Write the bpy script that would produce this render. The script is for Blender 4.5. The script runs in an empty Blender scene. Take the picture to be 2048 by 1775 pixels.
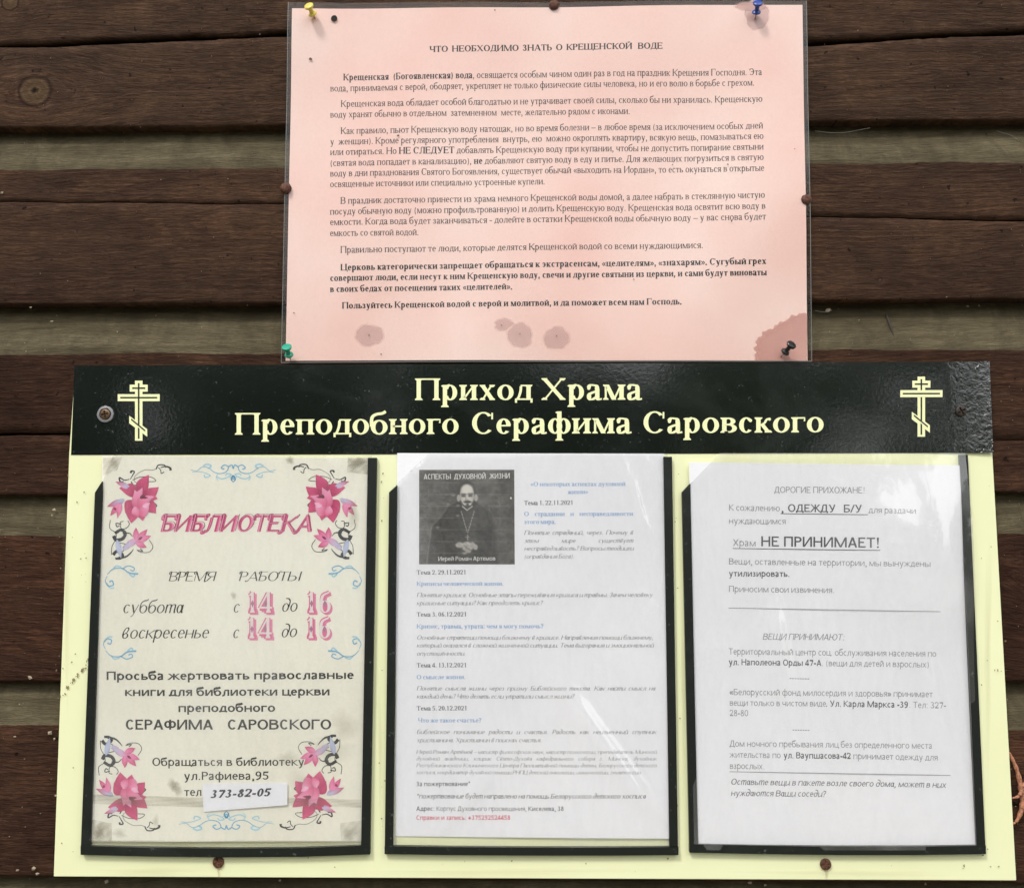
import bpy, bmesh, math, random
import numpy as np
from mathutils import Vector, Matrix

random.seed(7)
rng = np.random.default_rng(7)
SC = bpy.context.scene
COL = SC.collection
R = math.radians
BZ = 1.50                                # height of the board's centre above the ground

# ------------------------------------------------------------------ camera, sky, sun, exposure
FPX, PW, PH = 1800.0, 2048.0, 1775.0
CAM = np.array([-0.0038, -0.7293, 0.0710 + BZ])
def _rot(ax, a):
    c, s = math.cos(a), math.sin(a)
    return np.array({'x': [[1,0,0],[0,c,-s],[0,s,c]], 'y': [[c,0,s],[0,1,0],[-s,0,c]], 'z': [[c,-s,0],[s,c,0],[0,0,1]]}[ax])
CM = _rot('z', 0.0139) @ _rot('x', 0.0901) @ _rot('y', 0.0022)
cd = bpy.data.cameras.new('camera'); cam = bpy.data.objects.new('camera', cd); COL.objects.link(cam)
cd.sensor_fit = 'HORIZONTAL'; cd.sensor_width = 36.0; cd.lens = 36.0 * FPX / PW
cd.clip_start = 0.01; cd.clip_end = 500
_m = np.column_stack([CM @ [1,0,0], CM @ [0,0,1], -(CM @ [0,1,0])])
cam.matrix_world = Matrix([[*_m[0], CAM[0]], [*_m[1], CAM[1]], [*_m[2], CAM[2]], [0,0,0,1]])
SC.camera = cam

SUN_EL, SUN_AZ = R(52), R(-34)           # overcast: broad soft sun, up and to the left in front of the wall
world = bpy.data.worlds.new('World'); SC.world = world; world.use_nodes = True
wn, wl = world.node_tree.nodes, world.node_tree.links
sky = wn.new('ShaderNodeTexSky'); sky.sky_type = 'NISHITA'; sky.sun_disc = False
sky.sun_elevation = SUN_EL; sky.sun_rotation = math.pi - SUN_AZ * -1
sky.air_density = 1.0; sky.dust_density = 3.0
hs = wn.new('ShaderNodeHueSaturation'); hs.inputs['Saturation'].default_value = 0.22
wl.new(sky.outputs[0], hs.inputs['Color'])
wmix = wn.new('ShaderNodeMixRGB'); wmix.inputs[0].default_value = 0.55
wl.new(hs.outputs[0], wmix.inputs[1]); wmix.inputs[2].default_value = (9.0, 9.1, 9.2, 1)
bg = wn['Background']; wl.new(wmix.outputs[0], bg.inputs['Color']); bg.inputs['Strength'].default_value = 0.14

sl = bpy.data.lights.new('sun', 'SUN'); sl.energy = 1.5; sl.angle = R(10); sl.color = (1.0, 0.965, 0.92)
so = bpy.data.objects.new('sun', sl); COL.objects.link(so); so.location = (-3, -4, 6)
sd = Vector((math.sin(SUN_AZ) * math.cos(SUN_EL), -math.cos(SUN_AZ) * math.cos(SUN_EL), math.sin(SUN_EL)))
so.rotation_euler = sd.to_track_quat('Z', 'Y').to_euler()

vs = SC.view_settings
SC.display_settings.display_device = 'sRGB'
vs.view_transform = 'Standard'; vs.look = 'None'; vs.gamma = 1.0; vs.use_curve_mapping = False
vs.exposure = 0.58
SC.cycles.use_denoising = True

# ------------------------------------------------------------------ pixel -> real plane in front of the wall
def ray(px, py):
    px = np.asarray(px, float); py = np.asarray(py, float)
    a = (px - PW/2) / FPX; b = (PH/2 - py) / FPX
    r_, f_, u_ = CM @ [1,0,0], CM @ [0,1,0], CM @ [0,0,1]
    return f_[None] + a.reshape(-1,1)*r_[None] + b.reshape(-1,1)*u_[None]
def XZ(px, py, y=0.0):
    d = ray(px, py); t = (y - CAM[1]) / d[:,1]
    return CAM[0] + t*d[:,0], CAM[2] + t*d[:,2]
def P(px, py, y=0.0):
    x, z = XZ(px, py, y); return Vector((float(x[0]), y, float(z[0])))

# ------------------------------------------------------------------ objects
def tag(o, label=None, cat=None, group=None, kind=None):
    if label: o['label'] = label
    if cat: o['category'] = cat
    if group: o['group'] = group
    if kind: o['kind'] = kind
    return o
def empty(name, loc=(0,0,0)):
    o = bpy.data.objects.new(name, None); COL.objects.link(o); o.location = loc; o.empty_display_size = .02
    return o
def link(name, me, mat=None, parent=None, smooth=False):
    o = bpy.data.objects.new(name, me); COL.objects.link(o)
    if mat is not None: me.materials.append(mat)
    if parent is not None:
        o.parent = parent; o.matrix_parent_inverse = Matrix.Translation(-Vector(parent.location))
    if smooth:
        me.polygons.foreach_set('use_smooth', [True]*len(me.polygons))
        if name in ('paper', 'header_strip', 'grip', 'head', 'washer'): me.set_sharp_from_angle(angle=R(38))
    return o
def mesh_from(name, v, f, cols=None):
    me = bpy.data.meshes.new(name); me.from_pydata([tuple(map(float, p)) for p in v], [], [tuple(int(i) for i in q) for q in f])
    if cols is not None:
        at = me.attributes.new('col', 'FLOAT_COLOR', 'POINT'); at.data.foreach_set('color', np.asarray(cols, np.float32).ravel())
    me.update(); return me
def fattr(me, name, arr):
    at = me.attributes.new(name, 'FLOAT', 'POINT'); at.data.foreach_set('value', np.asarray(arr, np.float32).ravel())

# ------------------------------------------------------------------ materials
def mat(name, col=(.5,.5,.5), rough=.6, spec=.5, metal=0.0):
    m = bpy.data.materials.new(name); m.use_nodes = True
    b = m.node_tree.nodes['Principled BSDF']
    b.inputs['Base Color'].default_value = (*col, 1); b.inputs['Roughness'].default_value = rough
    b.inputs['Specular IOR Level'].default_value = spec; b.inputs['Metallic'].default_value = metal
    return m, m.node_tree.nodes, m.node_tree.links, b
def tnoise(n, l, scale, detail=4, rough=.55, vec=None, dist=0):
    t = n.new('ShaderNodeTexNoise'); t.inputs['Scale'].default_value = scale
    t.inputs['Detail'].default_value = detail; t.inputs['Roughness'].default_value = rough; t.inputs['Distortion'].default_value = dist
    if vec is not None: l.new(vec, t.inputs['Vector'])
    return t
def ramp(n, l, src, stops):
    r = n.new('ShaderNodeValToRGB'); e = r.color_ramp.elements
    while len(e) < len(stops): e.new(0.5)
    for k, (p, c) in enumerate(stops):
        e[k].position = p; e[k].color = (c, c, c, 1) if not hasattr(c, '__len__') else (*c, 1)
    l.new(src, r.inputs[0]); return r
def mixc(n, l, fac, a, b, mode='MIX'):
    m = n.new('ShaderNodeMixRGB'); m.blend_type = mode
    for k, v in ((0, fac), (1, a), (2, b)):
        if hasattr(v, 'node'): l.new(v, m.inputs[k])
        elif k == 0: m.inputs[0].default_value = v
        else: m.inputs[k].default_value = (*v, 1)
    return m.outputs[0]
def math_(n, l, op, a, b=0.0):
    m = n.new('ShaderNodeMath'); m.operation = op
    for k, v in ((0, a), (1, b)):
        if hasattr(v, 'node'): l.new(v, m.inputs[k])
        else: m.inputs[k].default_value = v
    return m.outputs[0]
def objco(n): return n.new('ShaderNodeTexCoord').outputs['Object']
def bump(n, l, b, h, strength, dist):
    k = n.new('ShaderNodeBump'); k.inputs['Strength'].default_value = strength; k.inputs['Distance'].default_value = dist
    l.new(h, k.inputs['Height']); l.new(k.outputs[0], b.inputs['Normal']); return k

def s2l(*c): return tuple(((v/255)/12.92 if v/255 <= .04045 else (((v/255)+.055)/1.055)**2.4) for v in c)

def ink_mat(name, rough=.7, spec=.3, alpha=False):
    m, n, l, b = mat(name, rough=rough, spec=spec)
    a = n.new('ShaderNodeAttribute'); a.attribute_name = 'col'
    l.new(a.outputs['Color'], b.inputs['Base Color'])
    if alpha: l.new(a.outputs['Alpha'], b.inputs['Alpha'])
    return m
M_INK = ink_mat('printed_ink')
M_TINT = ink_mat('printed_tint', alpha=True)
M_VINYLINK = ink_mat('cream_vinyl', rough=.45, spec=.4)

def paper_mat(name, col, blot, amt=.06, rough=.6):
    m, n, l, b = mat(name, col, rough, .35)
    co = objco(n)
    t = tnoise(n, l, 5.5, 3, .5, co); t2 = tnoise(n, l, 420, 3, .6, co)
    c = mixc(n, l, ramp(n, l, t.outputs[0], [(.35, 0.), (.68, 1.)]).outputs[0], col, blot)
    g = ramp(n, l, t2.outputs[0], [(.3, 1-amt), (.6, 1.)])
    l.new(mixc(n, l, 1.0, c, g.outputs[0], 'MULTIPLY'), b.inputs['Base Color'])
    bump(n, l, b, t2.outputs[0], .08, .0004)
    return m

# wood: attributes gz (warped grain coordinate), kr (knot distance), bare (unpainted cove), pid
def wood_mat():
    m, n, l, b = mat('stained_wood', rough=.85, spec=.06)
    A = {}
    for k in ('gz', 'kr', 'bare', 'pid', 'crk', 'tone'):
        a = n.new('ShaderNodeAttribute'); a.attribute_name = k; A[k] = a.outputs['Fac']
    sep = n.new('ShaderNodeSeparateXYZ'); l.new(objco(n), sep.inputs[0])
    comb = n.new('ShaderNodeCombineXYZ')
    l.new(sep.outputs[0], comb.inputs[0]); l.new(A['pid'], comb.inputs[1]); l.new(A['gz'], comb.inputs[2])
    def stretched(sx, sz, scale, det, dist=0, rough=.6):
        mp = n.new('ShaderNodeMapping'); mp.inputs['Scale'].default_value = (sx, 1, sz)
        l.new(comb.outputs[0], mp.inputs[0]); return tnoise(n, l, scale, det, rough, mp.outputs[0], dist).outputs[0]
    rough_saw = stretched(55, 520, 1.0, 5, .9, .68)           # wavy raised grain, about 2 mm apart
    fine = stretched(150, 1700, 1.0, 4, .4)
    flame = stretched(5.5, 30, 1.0, 5, 1.8)
    big = stretched(4, 9, 1.0, 3)
    brown = mixc(n, l, ramp(n, l, big, [(.32, 0.), (.7, 1.)]).outputs[0], (.084, .0435, .0235), (.155, .0860, .0500))
    brown = mixc(n, l, ramp(n, l, flame, [(.43, 0.), (.442, .85), (.53, .6), (.56, 0.)]).outputs[0], brown, (.044, .0235, .015))
    lines = math_(n, l, 'SINE', math_(n, l, 'ADD', math_(n, l, 'MULTIPLY', A['gz'], 1500.0), math_(n, l, 'MULTIPLY', stretched(3, 14, 1.0, 3), 26.0)))
    brown = mixc(n, l, math_(n, l, 'MULTIPLY', ramp(n, l, lines, [(.2, .9), (.9, 0.)]).outputs[0], ramp(n, l, big, [(.4, .9), (.6, .4)]).outputs[0]), brown, (.036, .020, .014))
    brown = mixc(n, l, ramp(n, l, rough_saw, [(.40, .0), (.72, .7)]).outputs[0], brown, (.170, .100, .062))
    brown = mixc(n, l, ramp(n, l, fine, [(.38, .55), (.6, 0.)]).outputs[0], brown, (.032, .017, .012))
    iso = tnoise(n, l, 38, 5, .7, comb.outputs[0], .6)
    brown = mixc(n, l, ramp(n, l, iso.outputs[0], [(.42, .5), (.62, 0.)]).outputs[0], brown, (.044, .027, .019))
    dots = tnoise(n, l, 150, 2, .5, comb.outputs[0])
    brown = mixc(n, l, ramp(n, l, dots.outputs[0], [(.67, 0.), (.72, .85)]).outputs[0], brown, (.010, .007, .006))
    wear = stretched(10, 120, 1.0, 5, .3, .75)
    brown = mixc(n, l, ramp(n, l, wear, [(.64, 0.), (.74, .7)]).outputs[0], brown, (.105, .082, .060))
    grey = mixc(n, l, ramp(n, l, stretched(9, 90, 1.0, 5, .5), [(.3, 0.), (.7, 1.)]).outputs[0], (.082, .065, .036), (.200, .168, .102))
    grey = mixc(n, l, ramp(n, l, iso.outputs[0], [(.40, .55), (.58, 0.)]).outputs[0], grey, (.055, .043, .027))
    grey = mixc(n, l, ramp(n, l, fine, [(.35, .55), (.65, 0.)]).outputs[0], grey, (.07, .058, .038))
    rag = math_(n, l, 'ADD', A['bare'], math_(n, l, 'MULTIPLY', math_(n, l, 'SUBTRACT', stretched(12, 60, 1.0, 5), .5), 1.1))
    patch = tnoise(n, l, 5.5, 4, .6, comb.outputs[0], .8); brown = mixc(n, l, 1.0, brown, ramp(n, l, patch.outputs[0], [(.3, (.66, .64, .64)), (.5, (.95, .95, .95)), (.7, (1.25, 1.18, 1.12))]).outputs[0], 'MULTIPLY')
    toned = mixc(n, l, 1.0, brown, (.78, .66, .66), 'MULTIPLY'); brown = mixc(n, l, A['tone'], brown, toned)
    isb = ramp(n, l, rag, [(.46, 0.), (.56, 1.)]).outputs[0]
    col = mixc(n, l, isb, brown, grey)
    ring = math_(n, l, 'SINE', math_(n, l, 'ADD', math_(n, l, 'MULTIPLY', A['kr'], 17.0), math_(n, l, 'MULTIPLY', iso.outputs[0], 5.0)))
    kmask = ramp(n, l, A['kr'], [(.0, 1.), (.55, .75), (1.0, 0.)]).outputs[0]
    rr = math_(n, l, 'MULTIPLY', ramp(n, l, ring, [(.1, 1.), (.75, 0.)]).outputs[0], kmask)
    col = mixc(n, l, math_(n, l, 'MULTIPLY', kmask, .7), col, (.125, .082, .043))
    col = mixc(n, l, math_(n, l, 'MULTIPLY', rr, .4), col, (.042, .022, .013))
    edge_ = math_(n, l, 'ABSOLUTE', math_(n, l, 'SUBTRACT', math_(n, l, 'ADD', A['kr'], math_(n, l, 'MULTIPLY', iso.outputs[0], .35)), 1.05))
    col = mixc(n, l, ramp(n, l, edge_, [(.02, .85), (.14, 0.)]).outputs[0], col, (.024, .013, .009))
    col = mixc(n, l, ramp(n, l, math_(n, l, 'ADD', A['kr'], math_(n, l, 'MULTIPLY', iso.outputs[0], .5)), [(.36, 1.), (.50, 0.)]).outputs[0], col, (.014, .009, .007))
    col = mixc(n, l, A['crk'], col, (.012, .008, .006))
    l.new(col, b.inputs['Base Color'])
    h = math_(n, l, 'ADD', math_(n, l, 'MULTIPLY', rough_saw, 1.0), math_(n, l, 'MULTIPLY', fine, .5))
    h = math_(n, l, 'ADD', h, math_(n, l, 'MULTIPLY', stretched(90, 90, 1.0, 3), .35))
    bump(n, l, b, h, .9, .0020)
    l.new(ramp(n, l, rough_saw, [(.3, .88), (.7, .72)]).outputs[0], b.inputs['Roughness'])
    return m
M_WOOD = wood_mat()

def film_mat(name, haze, rough=.06, ior=1.5, bstr=.25, scale=14, tint=(.93,.94,.96), spec=.105):
    m = bpy.data.materials.new(name); m.use_nodes = True
    n, l = m.node_tree.nodes, m.node_tree.links
    n.remove(n['Principled BSDF']); out = n['Material Output']
    co = objco(n)
    tr = n.new('ShaderNodeBsdfTransparent'); tr.inputs[0].default_value = (.985, .985, .985, 1)
    gl = n.new('ShaderNodeBsdfGlossy'); gl.inputs['Roughness'].default_value = rough
    df = n.new('ShaderNodeBsdfDiffuse'); df.inputs[0].default_value = (*tint, 1)
    fr = n.new('ShaderNodeLayerWeight'); fr.inputs['Blend'].default_value = .5   # Facing is the same from both sides of the thin film
    tl = n.new('ShaderNodeBsdfTranslucent'); tl.inputs[0].default_value = (*tint, 1)
    hzs = n.new('ShaderNodeMixShader'); hzs.inputs[0].default_value = .5; l.new(df.outputs[0], hzs.inputs[1]); l.new(tl.outputs[0], hzs.inputs[2])
    b = n.new('ShaderNodeBump'); b.inputs['Strength'].default_value = bstr; b.inputs['Distance'].default_value = .004
    mp = n.new('ShaderNodeMapping'); mp.inputs['Rotation'].default_value = (0, .5, 0); mp.inputs['Scale'].default_value = (1.0, 1, .35)
    l.new(co, mp.inputs[0])
    t = tnoise(n, l, scale, 3, .5, mp.outputs[0], .8); l.new(t.outputs[0], b.inputs['Height'])
    l.new(b.outputs[0], gl.inputs['Normal'])
    t2 = tnoise(n, l, 22, 4, .6, mp.outputs[0], .5)
    hz = ramp(n, l, t2.outputs[0], [(.38, haze*.35), (.68, haze*1.6)])
    mx = n.new('ShaderNodeMixShader'); l.new(hz.outputs[0], mx.inputs[0]); l.new(tr.outputs[0], mx.inputs[1]); l.new(hzs.outputs[0], mx.inputs[2])
    m2 = n.new('ShaderNodeMixShader'); sch = math_(n, l, 'POWER', fr.outputs['Facing'], 5.0); l.new(math_(n, l, 'ADD', math_(n, l, 'MULTIPLY', sch, .9), spec), m2.inputs[0]); l.new(mx.outputs[0], m2.inputs[1]); l.new(gl.outputs[0], m2.inputs[2])
    l.new(m2.outputs[0], out.inputs['Surface'])
    return m
M_FILM = film_mat('pocket_plastic', .12)
M_LAM = film_mat('laminating_film', .014, rough=.12, bstr=.14, scale=8, spec=.05)

def dusty_black(name, base=(.006,.009,.007), bs=.04, bscale=330, rough=.14, dust=(.16,.18,.17), d0=.66, peel=0):
    m, n, l, b = mat(name, base, rough, .5)
    co = objco(n)
    t = tnoise(n, l, 260, 4, .7, co); t3 = tnoise(n, l, 11, 4, .65, co, 1.0)
    f = ramp(n, l, t.outputs[0], [(d0, 0.), (d0+.1, .6)])
    f3 = ramp(n, l, t3.outputs[0], [(.55, 0.), (.8, .10)])
    c = mixc(n, l, f.outputs[0], base, dust); c = mixc(n, l, f3.outputs[0], c, dust)
    l.new(c, b.inputs['Base Color'])
    t2 = tnoise(n, l, bscale, 3, .55, co, .3)
    k = bump(n, l, b, t2.outputs[0], bs, .0012)
    if peel:                                  # the vinyl has gone orange-peel rough at its right end
        t4 = tnoise(n, l, 190, 3, .6, co, 1.2); sx = n.new('ShaderNodeSeparateXYZ'); l.new(co, sx.inputs[0])
        mr = n.new('ShaderNodeMapRange'); mr.inputs['From Min'].default_value = peel-.05; mr.inputs['From Max'].default_value = peel; l.new(sx.outputs[0], mr.inputs['Value'])
        h_ = math_(n, l, 'MULTIPLY', math_(n, l, 'SUBTRACT', t4.outputs[0], .5), mr.outputs[0]); k2 = n.new('ShaderNodeBump'); k2.inputs['Strength'].default_value = .9; k2.inputs['Distance'].default_value = .0034
        l.new(h_, k2.inputs['Height']); l.new(k.outputs[0], k2.inputs['Normal']); l.new(k2.outputs[0], b.inputs['Normal'])
        b.inputs['Coat Weight'].default_value = 1.0; b.inputs['Coat Roughness'].default_value = .06; b.inputs['Coat IOR'].default_value = 1.6; l.new(k2.outputs[0], b.inputs['Coat Normal'])
    return m
M_HEAD = dusty_black('black_vinyl', d0=.64, peel=.385)
M_TAPE = dusty_black('black_edge_tape', rough=.4, bs=.12, bscale=500, d0=.64)

def cream_mat():
    m, n, l, b = mat('cream_panel', (.85, .87, .50), .38, .45)
    co = objco(n)
    t = tnoise(n, l, 5, 4, .6, co, .6); t2 = tnoise(n, l, 190, 3, .6, co)
    c = mixc(n, l, ramp(n, l, t.outputs[0], [(.35, 0.), (.72, 1.)]).outputs[0], (.87, .89, .56), (.82, .84, .51))
    c = mixc(n, l, ramp(n, l, t2.outputs[0], [(.78, 0.), (.82, .4)]).outputs[0], c, (.40, .33, .20))
    l.new(c, b.inputs['Base Color']); bump(n, l, b, t.outputs[0], .1, .001)
    return m
M_CREAM = cream_mat()
M_PINK = paper_mat('pink_paper', s2l(243, 216, 206), s2l(236, 190, 178), .04)
M_WHITE = paper_mat('white_paper', (.89, .89, .92), (.85, .855, .89), .03)
M_POSTER = paper_mat('aged_poster_paper', (.90, .885, .765), (.84, .815, .685), .05)

def rust_mat():
    m, n, l, b = mat('rusty_steel', (.10, .045, .028), .75, .3)
    t = tnoise(n, l, 600, 4, .7, objco(n))
    r_ = ramp(n, l, t.outputs[0], [(.35, (.035, .018, .014)), (.55, (.12, .05, .032)), (.75, (.22, .10, .065))])
    l.new(r_.outputs[0], b.inputs['Base Color']); bump(n, l, b, t.outputs[0], .6, .0006)
    return m
M_RUST = rust_mat()
M_SCREW = mat('dark_zinc', (.16, .10, .06), .45, .5, .7)[0]
M_STEEL = mat('weathered_steel', (.30, .30, .31), .5, .5, .6)[0]
def pin_mat(name, col): return mat(name, col, .28, .5)[0]

# ------------------------------------------------------------------ a small typeface drawn with strokes
SER = dict(T=98, t=46, s=38, sh=24, X=450, C=662, ball=34, it=0, kx=1.0)
SEB = dict(T=156, t=56, s=36, sh=34, X=460, C=662, ball=50, it=0, kx=1.05)
TTL = dict(T=130, t=46, s=50, sh=36, X=466, C=668, ball=50, it=0, kx=1.10)
SEI = dict(SER, T=84, t=42, s=0, it=.27, alt=1)
SIB = dict(SEB, T=112, s=0, it=.27, alt=1)
SAN = dict(T=76, t=68, s=0, sh=0, X=466, C=634, ball=0, it=0, kx=1.0, sans=1)
SAB = dict(SAN, T=112, t=92, kx=1.05)
SAI = dict(SAN, it=.2, alt=1)
SBI = dict(SAB, T=88, t=74, it=.2, alt=1)
GRO = dict(SAN, T=132, t=106, X=500, C=690, kx=1.15)
SCR = dict(SER, T=80, t=32, s=0, it=.28, alt=1, X=430)
SCC = dict(SCR, swash=1, T=78, t=32)

class Pen:
    def __init__(self, S):
        self.S = S; self.q = []; self.k = 0
        self.T, self.t, self.s, self.X, self.C = S['T'], S['t'], S['s'], S['X'], S['C']
    def strip(self, L, Rr):
        self.k += 1
        for i in range(len(L)-1): self.q.append((self.k, (L[i], L[i+1], Rr[i+1], Rr[i])))
    def box(self, x0, y0, x1, y1): self.strip([(x0, y0), (x0, y1)], [(x1, y0), (x1, y1)])
    def serif(self, x, y, up, w=None):                      # up=+1 serif sits at a stem's bottom
        s = self.s
        if not s: return
        h = self.S['sh']*up; W = (w or self.T)/2
        self.strip([(x-W-s, y), (x-W-s, y+h*.8), (x-W, y+h*2.0)], [(x+W+s, y), (x+W+s, y+h*.8), (x+W, y+h*2.0)])
    def V(self, x, y0, y1, b=1, t=1, w=None):
        w = w or self.T
        self.box(x-w/2, y0, x+w/2, y1)
        if b: self.serif(x, y0, 1, w)
        if t == 1: self.serif(x, y1, -1, w)
        if t == 2 and self.s: self.strip([(x-w/2-self.s, y1-40), (x-w/2, y1-70)], [(x-w/2-self.s, y1-24), (x-w/2+4, y1)])
    def H(self, x0, x1, y, h=None):
        h = h or self.t; self.box(x0, y-h/2, x1, y+h/2)
    def L(self, x0, y0, x1, y1, w):
        self.strip([(x0-w/2, y0), (x1-w/2, y1)], [(x0+w/2, y0), (x1+w/2, y1)])
    def O(self, cx, cy, rx, ry, a0=0, a1=360, T=None, t=None):
        T = T or self.T*1.08; t = t or self.t; n = max(6, int(abs(a1-a0)/18)); A, B = [], []
        for i in range(n+1):
            a = R(a0 + (a1-a0)*i/n); c, s = math.cos(a), math.sin(a)
            A.append((cx+rx*c, cy+ry*s)); B.append((cx+(rx-T)*c, cy+(ry-t)*s))
        self.strip(A, B)
    def Pth(self, pts, w=None, t=None, sub=4, taper=None):
        T = w or self.T; t = t or self.t
        p = [np.array(a, float) for a in pts]; c = []
        for i in range(len(p)-1):
            p0 = p[i-1] if i else 2*p[0]-p[1]; p3 = p[i+2] if i+2 < len(p) else 2*p[-1]-p[-2]
            for k in range(sub):
                u = k/sub; c.append(.5*(2*p[i]+(p[i+1]-p0)*u+(2*p0-5*p[i]+4*p[i+1]-p3)*u*u+(3*p[i]-p0-3*p[i+1]+p3)*u**3))
        c.append(p[-1]); A, B = [], []; N = len(c)
        for i in range(N):
            d = c[min(i+1, N-1)]-c[max(i-1, 0)]; d = d/(np.hypot(*d)+1e-9)
            if self.S.get('it') and self.S.get('alt') and not self.S.get('sans'):
                a = abs(d[1]*.9+d[0]*-.35)
            else: a = abs(d[1])
            ww = math.sqrt((T*a)**2+(t*math.sqrt(max(0, 1-a*a)))**2)/2
            if taper: ww *= taper[0]+(taper[1]-taper[0])*i/(N-1)
            nn = np.array([-d[1], d[0]])*ww
            A.append(tuple(c[i]+nn)); B.append(tuple(c[i]-nn))
        self.strip(A, B)
    def B(self, x, y, r=None):
        r = r if r is not None else self.S['ball']
        if r <= 0: return
        A = [(x+r*math.cos(a), y+r*math.sin(a)) for a in np.linspace(math.pi/2, -math.pi/2, 6)]
        B = [(x-r*math.cos(a), y+r*math.sin(a)) for a in np.linspace(math.pi/2, -math.pi/2, 6)]
        self.strip(A, B)
    def dot(self, x, y): self.B(x, y, max(40, self.T*.55))
    def tick(self, x, y, d, w=None):                        # vertical tick of the ends of T-bars and feet
        w = w or self.t*1.1
        self.box(x-w/2, min(y, y+d), x+w/2, max(y, y+d))
    def bowl(self, x0, cx, y0, y1, rx):
        if y1-y0 < 0: y0, y1 = y1, y0
        s = 1 if rx > 0 else -1
        self.H(min(x0, cx), max(x0, cx), y1-self.t/2); self.H(min(x0, cx), max(x0, cx), y0+self.t/2)
        if s > 0: self.O(cx, (y0+y1)/2, rx, (y1-y0)/2, -90, 90)
        else: self.O(cx, (y0+y1)/2, -rx, (y1-y0)/2, 90, 270)

WID = dict(zip('бвгдежзийклмнопрстуфхцчшщъыьэюяаё', [509,472,410,509,444,690,396,535,535,485,499,633,535,500,535,500,444,437,500,648,500,535,503,770,770,517,672,456,429,747,460,444,444]))
WCAP = dict(zip('АБВГДЕЖЗИЙКЛМНОПРСТУФХЦЧШЩЪЫЬЭЮЯЁ', [722,574,640,578,682,611,896,501,722,722,667,678,889,722,722,722,556,667,611,690,790,722,722,650,1009,1009,706,872,574,660,1028,667,611]))
SANSW = dict(zip('БГЕЗЛМНИЙОПСТУХЧЭЮЯАДЖКФШЩЦЫ', [.98,.88,.84,1.0,.92,.92,.86,.88,.88,.88,.86,.82,.9,.88,.82,.86,.9,.9,.9,.84,.92,.85,.85,.9,.88,.88,.88,.95]))

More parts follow.
